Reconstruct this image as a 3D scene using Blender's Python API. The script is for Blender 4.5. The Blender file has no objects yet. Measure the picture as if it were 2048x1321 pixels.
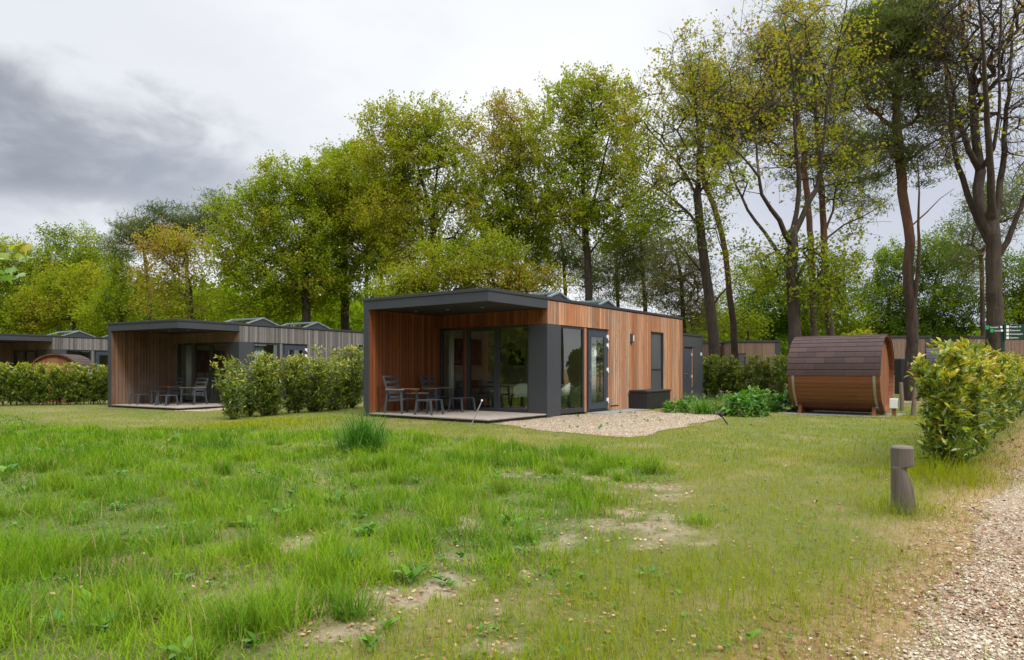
import bpy, math, random
import numpy as np
from mathutils import Vector, Matrix
random.seed(7); RNG = np.random.default_rng(7)
R = math.radians
SC = bpy.context.scene
COL = SC.collection
PXF = 1365.0; HOR = 738.0; EYE = 1.3        # photo focal length in px, horizon row, eye height

# ------------------------------------------------------------------ camera
cam = bpy.data.cameras.new('camera'); camo = bpy.data.objects.new('camera', cam); COL.objects.link(camo)
camo.location = (0, 0, EYE); camo.rotation_euler = (R(90), 0, 0)
cam.sensor_width = 36.0; cam.lens = 36.0 * PXF / 2048.0
cam.shift_y = (HOR - 660.5) / 2048.0
cam.clip_start = 0.05; cam.clip_end = 2000
SC.camera = camo

# ------------------------------------------------------------------ node helpers
class NT:
    def __init__(s, tree):
        s.t = tree; tree.nodes.clear()
    def n(s, typ, props=None, **inp):
        nd = s.t.nodes.new(typ)
        for k, v in (props or {}).items(): setattr(nd, k, v)
        for k, v in inp.items():
            key = int(k[1:]) if k[0] == 'i' and k[1:].isdigit() else k.replace('_', ' ')
            sock = nd.inputs[key]
            if isinstance(v, bpy.types.NodeSocket): s.t.links.new(v, sock)
            elif isinstance(v, bpy.types.Node): s.t.links.new(v.outputs[0], sock)
            else: sock.default_value = v
        return nd
    def math(s, op, a, b=0.0, clamp=False):
        return s.n('ShaderNodeMath', {'operation': op, 'use_clamp': clamp}, i0=a, i1=b).outputs[0]
    def mix(s, fac, a, b, mode='MIX'):
        nd = s.n('ShaderNodeMix', {'data_type': 'RGBA', 'blend_type': mode}, i0=fac, i6=a, i7=b)
        return nd.outputs[2]
    def ramp(s, fac, stops, interp='LINEAR'):
        nd = s.n('ShaderNodeValToRGB', i0=fac); cr = nd.color_ramp; cr.interpolation = interp
        while len(cr.elements) < len(stops): cr.elements.new(0.5)
        for e, (p, c) in zip(cr.elements, stops):
            e.position = p; e.color = (c[0], c[1], c[2], 1) if not isinstance(c, (int, float)) else (c, c, c, 1)
        return nd.outputs[0]
    def noise(s, vec, scale, detail=4.0, rough=0.55, dist=0.0):
        return s.n('ShaderNodeTexNoise', None, Vector=vec, Scale=scale, Detail=detail, Roughness=rough, Distortion=dist).outputs[0]
    def mapv(s, vec, scale=(1, 1, 1), loc=(0, 0, 0), rot=(0, 0, 0)):
        return s.n('ShaderNodeMapping', None, Vector=vec, Location=loc, Rotation=rot, Scale=scale).outputs[0]

# ------------------------------------------------------------------ world: overcast sky with cloud banks
SUN_EL, SUN_AZ = R(48), R(140)             # azimuth clockwise from +Y
wd = bpy.data.worlds.new('World'); SC.world = wd; wd.use_nodes = True
w = NT(wd.node_tree)
sky = w.n('ShaderNodeTexSky', {'sky_type': 'NISHITA', 'sun_disc': False, 'sun_elevation': SUN_EL, 'sun_rotation': SUN_AZ})
gen = w.n('ShaderNodeTexCoord').outputs['Generated']
sep = w.n('ShaderNodeSeparateXYZ', None, i0=gen)
zc = w.math('MAXIMUM', sep.outputs[2], 0.0)
den = w.math('ADD', zc, 0.22)
px_ = w.math('DIVIDE', sep.outputs[0], den); py_ = w.math('DIVIDE', sep.outputs[1], den)
cv = w.n('ShaderNodeCombineXYZ', None, X=px_, Y=py_, Z=0.0).outputs[0]
n1 = w.noise(w.mapv(cv, (0.55, 1.0, 1), (3.2, 1.4, 0)), 1.1, 7, 0.5, 0.4)
n2 = w.noise(w.mapv(gen, (1, 1, 2.2), (0.3, 0.1, 0.7)), 3.2, 6, 0.5, 0.3)
n3 = w.noise(w.mapv(gen, (1, 1, 1.8), (5.3, 2.1, 0.2)), 8.0, 6, 0.55, 0.5)
def bank(px, py, lo, hi, sq=2.0, amp=0.55):
    """soft mask round one direction of the sky, stretched sideways"""
    d = Vector(((px - 1024) / PXF, 1.0, (HOR - py) / PXF)).normalized()
    df = w.n('ShaderNodeVectorMath', {'operation': 'SUBTRACT'}, i0=gen, i1=tuple(d)).outputs[0]
    df = w.n('ShaderNodeVectorMath', {'operation': 'MULTIPLY'}, i0=df, i1=(1, 1, sq)).outputs[0]
    ln = w.n('ShaderNodeVectorMath', {'operation': 'LENGTH'}, i0=df).outputs['Value']
    ln = w.math('ADD', ln, w.math('MULTIPLY', w.math('SUBTRACT', n2, 0.5), amp))
    ln = w.math('ADD', ln, w.math('MULTIPLY', w.math('SUBTRACT', n3, 0.5), amp * 0.45))
    mr = w.n('ShaderNodeMapRange', {'interpolation_type': 'SMOOTHSTEP'}, i0=ln, i1=lo, i2=hi, i3=1.0, i4=0.0)
    return mr.outputs[0]
base = w.ramp(n1, [(0.30, (0.47, 0.49, 0.55)), (0.46, (0.62, 0.635, 0.67)), (0.58, (0.69, 0.70, 0.715))])
bright = bank(820, 120, 0.10, 0.75, 1.3)
c = w.mix(w.math('MULTIPLY', bright, 0.62), base, (0.70, 0.71, 0.715, 1))
veil = bank(140, 220, 0.1, 0.62, 1.8, 1.0)
c = w.mix(w.math('MULTIPLY', veil, 0.34), c, (0.42, 0.44, 0.485, 1))
dk1 = bank(40, 345, 0.0, 0.245, 2.5, 0.75)
c = w.mix(w.math('MULTIPLY', dk1, 0.93), c, (0.20, 0.216, 0.25, 1))
dk2 = bank(470, 395, 0.02, 0.24, 3.2)
c = w.mix(w.math('MULTIPLY', dk2, 0.62), c, (0.275, 0.295, 0.345, 1))
dk3 = bank(1850, 420, 0.10, 0.45, 1.6)
c = w.mix(w.math('MULTIPLY', dk3, 0.62), c, (0.31, 0.335, 0.41, 1))
dk4 = bank(1520, 60, 0.02, 0.17, 2.0)
c = w.mix(w.math('MULTIPLY', dk4, 0.35), c, (0.40, 0.425, 0.48, 1))
lowb = bank(130, 455, 0.02, 0.22, 4.0)
c = w.mix(w.math('MULTIPLY', lowb, 0.55), c, (0.55, 0.565, 0.595, 1))
zen = w.n('ShaderNodeMapRange', {'interpolation_type': 'SMOOTHSTEP'}, i0=sep.outputs[2], i1=0.5, i2=0.9, i3=0.87, i4=3.1).outputs[0]
c = w.n('ShaderNodeVectorMath', {'operation': 'SCALE'}, i0=c, Scale=zen).outputs[0]
c10 = w.n('ShaderNodeVectorMath', {'operation': 'SCALE'}, i0=c, Scale=10.0).outputs[0]
skyc = w.mix(0.95, sky.outputs[0], c10)
bg = w.n('ShaderNodeBackground', None, Color=skyc, Strength=0.1)
w.n('ShaderNodeOutputWorld', None, Surface=bg)

sl = bpy.data.lights.new('sun', 'SUN'); so = bpy.data.objects.new('sun', sl); COL.objects.link(so)
sl.energy = 1.5; sl.angle = R(10); sl.color = (1.0, 0.95, 0.88)
sd = Vector((math.sin(SUN_AZ) * math.cos(SUN_EL), math.cos(SUN_AZ) * math.cos(SUN_EL), math.sin(SUN_EL)))
so.rotation_euler = sd.to_track_quat('Z', 'Y').to_euler(); so.location = sd * 80
SC.view_settings.view_transform = 'Standard'; SC.view_settings.look = 'None'
SC.view_settings.gamma = 1; SC.view_settings.exposure = 0.78; SC.view_settings.use_curve_mapping = False
SC.render.engine = 'CYCLES'
SC.cycles.max_bounces = 8; SC.cycles.transparent_max_bounces = 12; SC.cycles.diffuse_bounces = 3
SC.cycles.glossy_bounces = 3; SC.cycles.transmission_bounces = 4

# ------------------------------------------------------------------ places
def W(px, py, Y): return np.array(((px - 1024) / PXF * Y, Y, EYE + (HOR - py) / PXF * Y))
def G(px, py):
    Y = EYE * PXF / (py - HOR); return ((px - 1024) / PXF * Y, Y)
def sstep(a, b, x):
    t = np.clip((x - a) / (b - a), 0, 1); return t * t * (3 - 2 * t)
_H = RNG.random((256, 256))
def vnoise(x, y):
    xi = np.floor(x).astype(int); yi = np.floor(y).astype(int); fx = x - xi; fy = y - yi
    fx = fx * fx * (3 - 2 * fx); fy = fy * fy * (3 - 2 * fy)
    h = lambda i, j: _H[i & 255, j & 255]
    return (h(xi, yi) * (1 - fx) + h(xi + 1, yi) * fx) * (1 - fy) + (h(xi, yi + 1) * (1 - fx) + h(xi + 1, yi + 1) * fx) * fy
def fbm(x, y, o=4):
    s = 0; a = 0.5; t = 0
    for k in range(o):
        s = s + a * vnoise(x * 2 ** k + 17 * k, y * 2 ** k + 31 * k); t += a; a *= 0.5
    return s / t
def gz(x, y):
    x = np.asarray(x, float); y = np.asarray(y, float)
    z = -0.17 * sstep(-4.5, -10, x) * sstep(9, 19, y)
    near = 1 - sstep(11, 16, y)
    return z + near * (0.05 * (fbm(x * 0.9, y * 0.9, 3) - 0.5) + 0.06 * (fbm(x * 0.25 + 9, y * 0.25, 2) - 0.5))
def gz1(x, y): return float(gz(np.array([x]), np.array([y]))[0])

# ------------------------------------------------------------------ object helpers
def tag(o, label=None, cat=None, group=None, kind=None):
    if label: o['label'] = label
    if cat: o['category'] = cat
    if group: o['group'] = group
    if kind: o['kind'] = kind
    return o
def empty(name, loc, rz, label, cat, group=None):
    o = bpy.data.objects.new(name, None); COL.objects.link(o)
    o.location = loc; o.rotation_euler = (0, 0, rz); o.empty_display_size = 0.2
    return tag(o, label, cat, group)
def link(name, me, mat, parent=None, loc=None):
    if mat is not None: me.materials.append(mat)
    o = bpy.data.objects.new(name, me); COL.objects.link(o)
    if parent is not None: o.parent = parent
    if loc is not None: o.location = loc
    return o
def copy_tree(o, parent=None):
    c = o.copy(); COL.objects.link(c)
    if parent is not None: c.parent = parent
    for ch in list(o.children): copy_tree(ch, c)
    return c
def fast_mesh(name, V, polys, attrs=None, smooth=False):
    """V (N,3); polys: list of integer arrays (M,k)"""
    me = bpy.data.meshes.new(name); V = np.asarray(V, np.float32)
    me.vertices.add(len(V)); me.vertices.foreach_set('co', V.ravel())
    polys = [np.asarray(p, np.int32) for p in polys if len(p)]
    li = np.concatenate([p.ravel() for p in polys]); tot = np.concatenate([np.full(len(p), p.shape[1], np.int32) for p in polys])
    st = np.concatenate([[0], np.cumsum(tot)[:-1]]).astype(np.int32)
    me.loops.add(len(li)); me.loops.foreach_set('vertex_index', li.astype(np.int32))
    me.polygons.add(len(tot)); me.polygons.foreach_set('loop_start', st)
    try: me.polygons.foreach_set('loop_total', tot)
    except Exception: pass
    if smooth: me.polygons.foreach_set('use_smooth', np.ones(len(tot), bool))
    for k, a in (attrs or {}).items():
        a = np.asarray(a, np.float32)
        if a.ndim == 1:
            at = me.attributes.new(k, 'FLOAT', 'POINT'); at.data.foreach_set('value', a)
        else:
            at = me.attributes.new(k, 'FLOAT_COLOR', 'POINT')
            if a.shape[1] == 3: a = np.hstack([a, np.ones((len(a), 1), np.float32)])
            at.data.foreach_set('color', a.ravel())
    me.update(calc_edges=True); me.validate()
    return me
def scatter(tv, tf, pos, rot, scl, per=None):
    """copies of a template (tv, list of faces arrays) -> V, polys, per-vertex index of the copy"""
    tv = np.asarray(tv, float); n = len(pos); k = len(tv)
    s = scl[:, None, None] if np.ndim(scl) == 1 else scl[:, None, :]
    V = np.einsum('nij,nkj->nki', rot, tv[None] * s) + pos[:, None, :]
    off = (np.arange(n) * k)[:, None, None]
    polys = [(np.asarray(f)[None] + off).reshape(-1, np.asarray(f).shape[1]) for f in tf]
    return V.reshape(-1, 3), polys, np.repeat(np.arange(n), k)
def rots(n, dirs, roll=None):
    """rotation matrices whose local Y is dirs"""
    y = dirs / np.linalg.norm(dirs, axis=1, keepdims=True)
    r = RNG.normal(size=(n, 3)) if roll is None else roll
    x = np.cross(y, r); x /= np.linalg.norm(x, axis=1, keepdims=True) + 1e-9
    z = np.cross(x, y)
    return np.stack([x, y, z], axis=2)
class MB:
    def __init__(s): s.v = []; s.f = []; s.a = []
    def add(s, vs, fs, a=0.0):
        o = len(s.v); s.v += [tuple(map(float, p)) for p in vs]; s.f += [tuple(i + o for i in f) for f in fs]; s.a += [a] * len(vs); return s
    def box(s, x0, y0, z0, x1, y1, z1, a=0.0):
        return s.add([(x0, y0, z0), (x1, y0, z0), (x1, y1, z0), (x0, y1, z0), (x0, y0, z1), (x1, y0, z1), (x1, y1, z1), (x0, y1, z1)],
                     [(0, 3, 2, 1), (4, 5, 6, 7), (0, 1, 5, 4), (1, 2, 6, 5), (2, 3, 7, 6), (3, 0, 4, 7)], a)
    def bar(s, p, q, w1, d1, w2=None, d2=None, up=(0, 0, 1), a=0.0):
        """rectangular bar from p to q; w across, d along up-ish"""
        p = Vector(p); q = Vector(q); t = (q - p).normalized(); u = Vector(up)
        if abs(t.dot(u)) > 0.98: u = Vector((0, 1, 0))
        x = t.cross(u).normalized(); y = x.cross(t)
        w2 = w1 if w2 is None else w2; d2 = d1 if d2 is None else d2
        vs = [p + x * sx * w1 / 2 + y * sy * d1 / 2 for sx, sy in ((-1, -1), (1, -1), (1, 1), (-1, 1))] + \
             [q + x * sx * w2 / 2 + y * sy * d2 / 2 for sx, sy in ((-1, -1), (1, -1), (1, 1), (-1, 1))]
        return s.add(vs, [(0, 3, 2, 1), (4, 5, 6, 7), (0, 1, 5, 4), (1, 2, 6, 5), (2, 3, 7, 6), (3, 0, 4, 7)], a)
    def tube(s, pts, rs, n=8, a=0.0):
        pts = [Vector(p) for p in pts]; vs = []; fs = []
        if not hasattr(rs, '__len__'): rs = [rs] * len(pts)
        for i, p in enumerate(pts):
            t = (pts[min(i + 1, len(pts) - 1)] - pts[max(i - 1, 0)]).normalized()
            u = Vector((0.31, 0.94, 0.11)); x = t.cross(u).normalized(); y = x.cross(t)
            vs += [p + (x * math.cos(2 * math.pi * k / n) + y * math.sin(2 * math.pi * k / n)) * rs[i] for k in range(n)]
        for i in range(len(pts) - 1):
            for k in range(n):
                fs.append((i * n + k, i * n + (k + 1) % n, (i + 1) * n + (k + 1) % n, (i + 1) * n + k))
        fs.append(tuple(range(n))[::-1]); fs.append(tuple((len(pts) - 1) * n + k for k in range(n)))
        return s.add(vs, fs, a)
    def prism(s, poly, axis, c0, c1, a=0.0):
        """poly of 2-D points extruded along axis 0/1/2"""
        def P(p, cc):
            l = list(p); l.insert(axis, cc); return tuple(l)
        n = len(poly); vs = [P(p, c0) for p in poly] + [P(p, c1) for p in poly]
        fs = [(i, (i + 1) % n, n + (i + 1) % n, n + i) for i in range(n)] + [tuple(range(n))[::-1], tuple(range(n, 2 * n))]
        return s.add(vs, fs, a)
    def build(s, name, mat, parent=None, bevel=0.0, smooth=False, label=None):
        me = bpy.data.meshes.new(name); me.from_pydata(s.v, [], s.f)
        at = me.attributes.new('rnd', 'FLOAT', 'POINT'); at.data.foreach_set('value', np.array(s.a, np.float32))
        import bmesh
        bm = bmesh.new(); bm.from_mesh(me); bmesh.ops.recalc_face_normals(bm, faces=bm.faces)
        if bevel > 0:
            es = [e for e in bm.edges if len(e.link_faces) == 2 and e.calc_face_angle(0) > 0.5]
            bmesh.ops.bevel(bm, geom=es, offset=bevel, segments=2, profile=0.6, affect='EDGES', clamp_overlap=True)
        bm.to_mesh(me); bm.free()
        if smooth:
            me.polygons.foreach_set('use_smooth', np.ones(len(me.polygons), bool))
        me.update()
        o = link(name, me, mat, parent)
        if label: o['label'] = label
        return o

# ------------------------------------------------------------------ materials
def new_mat(name):
    m = bpy.data.materials.new(name); m.use_nodes = True; return m, NT(m.node_tree)
def princ(t, **k):
    b = t.n('ShaderNodeBsdfPrincipled', None, **k); t.n('ShaderNodeOutputMaterial', None, Surface=b); return b
def bump(t, h, strength=0.3, dist=0.01):
    return t.n('ShaderNodeBump', None, Height=h, Strength=strength, Distance=dist).outputs[0]
def schlick(t, f0):
    """mirror share by view angle, the same from both sides of a sheet"""
    fc = t.n('ShaderNodeLayerWeight', None, Blend=0.5).outputs['Facing']
    return t.math('ADD', f0, t.math('MULTIPLY', t.math('POWER', fc, 5.0), 1.0 - f0))
def attr(t, name): return t.n('ShaderNodeAttribute', {'attribute_name': name})
def plain(name, col, rough=0.6, metal=0.0, var=0.15, scale=6.0, bmp=0.05, spec=0.5):
    m, t = new_mat(name); oc = t.n('ShaderNodeTexCoord').outputs['Object']
    n = t.noise(oc, scale, 6, 0.6); n2 = t.noise(oc, scale * 9, 3, 0.6)
    a = tuple(x * (1 - var) for x in col); b = tuple(min(1, x * (1 + var)) for x in col)
    cc = t.mix(t.math('ADD', t.math('MULTIPLY', n, 0.7), t.math('MULTIPLY', n2, 0.3)), (*a, 1), (*b, 1))
    rr = t.n('ShaderNodeMapRange', None, i0=n, i1=0.3, i2=0.7, i3=rough * 0.85, i4=min(1, rough * 1.12)).outputs[0]
    b = princ(t, Base_Color=cc, Roughness=rr, Metallic=metal, Normal=bump(t, n2, bmp, 0.004))
    b.inputs['Specular IOR Level'].default_value = spec
    return m
def timber(name, stops, grain='z', weather=None, dark=0.5):
    """board cladding: 'rnd' gives each board its tone; streaky grain and knots run along the board"""
    m, t = new_mat(name); oc = t.n('ShaderNodeTexCoord').outputs['Object']; rn = attr(t, 'rnd').outputs['Fac']
    off = t.n('ShaderNodeCombineXYZ', None, X=t.math('MULTIPLY', rn, 37.0), Y=t.math('MULTIPLY', rn, 53.0), Z=t.math('MULTIPLY', rn, 91.0)).outputs[0]
    v = t.n('ShaderNodeVectorMath', {'operation': 'ADD'}, i0=oc, i1=off).outputs[0]
    sc = {'z': (1, 1, 0.07), 'x': (0.07, 1, 1), 'y': (1, 0.07, 1)}[grain]; kc = {'z': (1, 1, 0.45), 'x': (0.45, 1, 1), 'y': (1, 0.45, 1)}[grain]
    vs = t.mapv(v, sc); vk = t.mapv(v, kc)
    streak = t.noise(vs, 42, 5, 0.65, 0.6); broad = t.noise(vs, 9, 3, 0.5)
    tone = t.math('ADD', t.math('MULTIPLY', rn, 0.72), t.math('MULTIPLY', broad, 0.3))
    cc = t.ramp(tone, stops)
    cc = t.mix(t.math('MULTIPLY', t.ramp(streak, [(0.35, 0.0), (0.7, 1.0)]), 0.38), cc, tuple(x * dark for x in stops[0][1]) + (1,))
    vor = t.n('ShaderNodeTexVoronoi', None, Vector=vk, Scale=5.5)
    kd = t.math('ADD', vor.outputs['Distance'], t.math('MULTIPLY', t.noise(vk, 22, 2), 0.09))
    knot = t.ramp(kd, [(0.09, 1.0), (0.19, 0.0)])
    cc = t.mix(t.math('MULTIPLY', knot, 0.62), cc, tuple(x * 0.28 for x in stops[0][1]) + (1,))
    if weather:
        wn = t.noise(oc, 0.9, 5, 0.6); cc = t.mix(t.ramp(wn, [(0.42, 0.0), (0.68, weather[1])]), cc, (*weather[0], 1))
    princ(t, Base_Color=cc, Roughness=0.72, Normal=bump(t, streak, 0.25, 0.004))
    return m
M = {}
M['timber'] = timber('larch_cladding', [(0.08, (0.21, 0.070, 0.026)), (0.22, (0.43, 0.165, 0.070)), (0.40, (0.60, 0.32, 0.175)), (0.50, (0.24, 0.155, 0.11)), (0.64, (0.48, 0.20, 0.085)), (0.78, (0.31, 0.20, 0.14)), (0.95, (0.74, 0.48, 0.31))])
M['lining'] = timber('unweathered_shaded_larch', [(0.05, (0.125, 0.031, 0.006)), (0.5, (0.205, 0.058, 0.013)), (0.95, (0.29, 0.098, 0.026))], dark=0.4)  # unweathered larch, its tone lowered further to stand in for porch shade
M['grey_timber'] = timber('weathered_cladding', [(0.05, (0.085, 0.074, 0.068)), (0.4, (0.15, 0.136, 0.129)), (0.7, (0.20, 0.186, 0.18)), (0.95, (0.26, 0.24, 0.23))], dark=0.45)
M['brown_timber'] = timber('half_weathered_larch', [(0.05, (0.115, 0.052, 0.023)), (0.5, (0.18, 0.088, 0.042)), (0.95, (0.24, 0.13, 0.072))], weather=((0.19, 0.15, 0.125), 0.7))
M['far_timber'] = timber('dull_brown_cladding', [(0.05, (0.16, 0.095, 0.065)), (0.5, (0.22, 0.14, 0.10)), (0.95, (0.27, 0.18, 0.135))])
M['deck'] = timber('grey_decking', [(0.05, (0.30, 0.25, 0.21)), (0.5, (0.37, 0.32, 0.275)), (0.95, (0.44, 0.385, 0.335))], grain='x')
M['stave'] = timber('barrel_staves', [(0.05, (0.14, 0.044, 0.013)), (0.5, (0.215, 0.075, 0.024)), (0.95, (0.285, 0.112, 0.042))], grain='x', dark=0.6)
M['endboard'] = timber('barrel_end_boards', [(0.05, (0.18, 0.062, 0.025)), (0.5, (0.25, 0.095, 0.04)), (0.95, (0.31, 0.13, 0.06))], dark=0.65)
M['teak'] = timber('teak', [(0.05, (0.33, 0.165, 0.085)), (0.95, (0.46, 0.26, 0.145))], grain='x')
M['floor'] = timber('oak_floor', [(0.05, (0.26, 0.17, 0.10)), (0.95, (0.36, 0.25, 0.16))], grain='y')
M['panel'] = plain('anthracite_panel', (0.046, 0.050, 0.060), 0.45, 0, 0.16, 1.4, 0.01)
M['trim'] = plain('roof_trim', (0.035, 0.038, 0.044), 0.5, 0, 0.1, 3, 0.01)
M['soffit'] = plain('soffit_board', (0.020, 0.020, 0.022), 0.75, 0, 0.08, 2, 0.02)
M['frame'] = plain('anthracite_frame', (0.030, 0.034, 0.042), 0.38, 0, 0.08, 4, 0.01)
M['doorblue'] = plain('slate_blue_door', (0.040, 0.050, 0.070), 0.4, 0, 0.08, 4, 0.01)
M['roofing'] = plain('roof_felt', (0.06, 0.06, 0.065), 0.9, 0, 0.25, 3, 0.2)
M['skyframe'] = plain('rooflight_metal', (0.24, 0.29, 0.32), 0.4, 0.3, 0.1, 4, 0.02)
M['charcoal'] = plain('charcoal_furniture', (0.058, 0.063, 0.074), 0.45, 0, 0.12, 8, 0.03)
M['black'] = plain('black_plastic', (0.018, 0.018, 0.021), 0.5, 0, 0.25, 5, 0.06)
M['metal'] = plain('brushed_steel', (0.55, 0.56, 0.57), 0.32, 0.9, 0.1, 12, 0.03)
M['hoop'] = plain('galvanised_band', (0.33, 0.33, 0.28), 0.5, 0.45, 0.18, 9, 0.05)
M['white'] = plain('white_plastic', (0.72, 0.73, 0.72), 0.5, 0, 0.05, 5, 0.01)
M['diff'] = plain('lamp_diffuser', (0.70, 0.70, 0.66), 0.4, 0, 0.03, 5, 0.0)
M['green'] = plain('signal_green', (0.012, 0.30, 0.09), 0.4, 0, 0.05, 5, 0.01)
M['socketgreen'] = plain('socket_green', (0.03, 0.22, 0.13), 0.45, 0, 0.05, 5, 0.01)
M['signgreen'] = plain('dark_green_board', (0.006, 0.035, 0.026), 0.4, 0, 0.12, 2, 0.01)
M['plaster'] = plain('pale_plaster', (0.50, 0.44, 0.36), 0.9, 0, 0.04, 2, 0.02)
M['curtain'] = plain('white_curtain', (0.74, 0.75, 0.74), 0.9, 0, 0.04, 3, 0.02)
M['greyfab'] = plain('grey_fabric', (0.13, 0.125, 0.12), 0.95, 0, 0.15, 20, 0.2)
M['palefab'] = plain('pale_shell', (0.60, 0.62, 0.56), 0.6, 0, 0.06, 6, 0.02)
M['redshade'] = plain('dark_red_shade', (0.13, 0.025, 0.015), 0.8, 0, 0.15, 8, 0.05)
M['slab'] = plain('concrete_slab', (0.22, 0.22, 0.215), 0.9, 0, 0.2, 5, 0.15)
M['oldwood'] = timber('weathered_post', [(0.05, (0.085, 0.066, 0.052)), (0.5, (0.135, 0.11, 0.092)), (0.95, (0.24, 0.205, 0.175))], dark=0.22)
M['stick'] = timber('rough_stake', [(0.05, (0.16, 0.11, 0.075)), (0.95, (0.24, 0.18, 0.13))], dark=0.4)
M['tabletop'] = plain('table_oak', (0.36, 0.25, 0.16), 0.5, 0, 0.12, 5, 0.02)
M['ledge'] = plain('grey_metal_edge', (0.42, 0.43, 0.44), 0.45, 0.4, 0.1, 6, 0.02)

m, t = new_mat('window_glass')          # clear double glazing: see-through, with a mirror sheen that grows at grazing angles
fr = schlick(t, 0.10)
oc = t.n('ShaderNodeTexCoord').outputs['Object']
nb = bump(t, t.noise(oc, 0.8, 1, 0.4), 0.012, 0.02)
gl = t.n('ShaderNodeBsdfGlossy', None, Roughness=0.0, Normal=nb)
tr = t.n('ShaderNodeBsdfTransparent', None, Color=(0.84, 0.88, 0.86, 1))
mx = t.n('ShaderNodeMixShader', None, Fac=t.math('MULTIPLY', fr, 1.0), i1=tr, i2=gl)
t.n('ShaderNodeOutputMaterial', None, Surface=mx); M['glass'] = m
m, t = new_mat('dark_screen')           # grey insect screen / blind behind the narrow window
oc = t.n('ShaderNodeTexCoord').outputs['Object']
cc = t.ramp(t.noise(t.mapv(oc, (1, 3, 0.2)), 9, 3), [(0.3, (0.055, 0.058, 0.062)), (0.7, (0.10, 0.104, 0.11))])
princ(t, Base_Color=cc, Roughness=0.28); M['screen'] = m
m, t = new_mat('picture_print')         # a dim red-brown woodland print: soft trunks, no known work
oc = t.n('ShaderNodeTexCoord').outputs['Object']
n = t.noise(t.mapv(oc, (1, 6, 1)), 2.2, 4); n2 = t.noise(oc, 5, 5)
cc = t.ramp(n, [(0.35, (0.05, 0.012, 0.008)), (0.55, (0.16, 0.04, 0.018)), (0.72, (0.34, 0.13, 0.035))])
cc = t.mix(t.math('MULTIPLY', n2, 0.5), cc, (0.10, 0.03, 0.015, 1)); princ(t, Base_Color=cc, Roughness=0.7); M['print'] = m
m, t = new_mat('shingles')
oc = t.n('ShaderNodeTexCoord').outputs['Object']; rn = attr(t, 'rnd').outputs['Fac']
g = t.noise(oc, 160, 2, 0.7); n = t.noise(oc, 3, 4)
cc = t.ramp(t.math('ADD', t.math('MULTIPLY', rn, 0.6), t.math('MULTIPLY', n, 0.4)), [(0.2, (0.030, 0.017, 0.015)), (0.8, (0.060, 0.035, 0.031))])
cc = t.mix(t.math('MULTIPLY', g, 0.5), cc, (0.08, 0.05, 0.045, 1)); princ(t, Base_Color=cc, Roughness=0.9, Normal=bump(t, g, 0.35, 0.003)); M['shingle'] = m

def leaf_mat(name, stops, trans=0.45, gloss=0.0, rough=0.45):
    m, t = new_mat(name); rn = attr(t, 'rnd').outputs['Fac']
    cc = t.ramp(rn, stops)
    tc = t.mix(1.0, cc, (1.15, 1.25, 0.55, 1), 'MULTIPLY')
    d = t.n('ShaderNodeBsdfDiffuse', None, Color=cc); tl = t.n('ShaderNodeBsdfTranslucent', None, Color=tc)
    mx = t.n('ShaderNodeMixShader', None, Fac=trans, i1=d, i2=tl)
    if gloss > 0:
        g = t.n('ShaderNodeBsdfGlossy', None, Roughness=rough, Color=(0.9, 0.95, 0.95, 1))
        mx = t.n('ShaderNodeMixShader', None, Fac=t.math('MULTIPLY', schlick(t, 0.03), gloss), i1=mx, i2=g)
    t.n('ShaderNodeOutputMaterial', None, Surface=mx); return m
# one ramp for all broad-leaved crowns: rnd 0 = deep green ... 0.5 fresh green ... 0.8 yellow-olive ... 1 russet young leaves
M['leaf'] = leaf_mat('oak_leaves', [(0.0, (0.026, 0.062, 0.012)), (0.25, (0.09, 0.155, 0.015)), (0.5, (0.25, 0.315, 0.016)), (0.70, (0.32, 0.305, 0.025)), (0.86, (0.335, 0.25, 0.05)), (1.0, (0.30, 0.17, 0.06))], 0.5)
M['needle'] = leaf_mat('pine_needles', [(0.0, (0.06, 0.10, 0.035)), (0.45, (0.13, 0.165, 0.055)), (0.75, (0.20, 0.185, 0.08)), (1.0, (0.26, 0.18, 0.10))], 0.4)
M['laurel'] = leaf_mat('laurel_leaves', [(0.0, (0.035, 0.075, 0.018)), (0.35, (0.085, 0.145, 0.020)), (0.6, (0.18, 0.24, 0.020)), (0.85, (0.38, 0.40, 0.02)), (0.94, (0.48, 0.42, 0.03)), (1.0, (0.42, 0.18, 0.035))], 0.4, 1.0, 0.30)
M['herb'] = leaf_mat('herb_leaves', [(0.0, (0.03, 0.095, 0.016)), (0.5, (0.075, 0.20, 0.016)), (1.0, (0.17, 0.31, 0.02))], 0.35, 0.6, 0.4)
M['maple'] = leaf_mat('maple_leaves', [(0.0, (0.16, 0.27, 0.09)), (0.5, (0.20, 0.34, 0.07)), (0.8, (0.40, 0.42, 0.02)), (1.0, (0.40, 0.24, 0.04))], 0.5, 0.8, 0.4)
M['petal_purple'] = plain('purple_petals', (0.10, 0.05, 0.33), 0.7, 0, 0.2, 30, 0.0)
M['petal_cream'] = plain('cream_petals', (0.62, 0.58, 0.36), 0.7, 0, 0.1, 30, 0.0)
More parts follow.
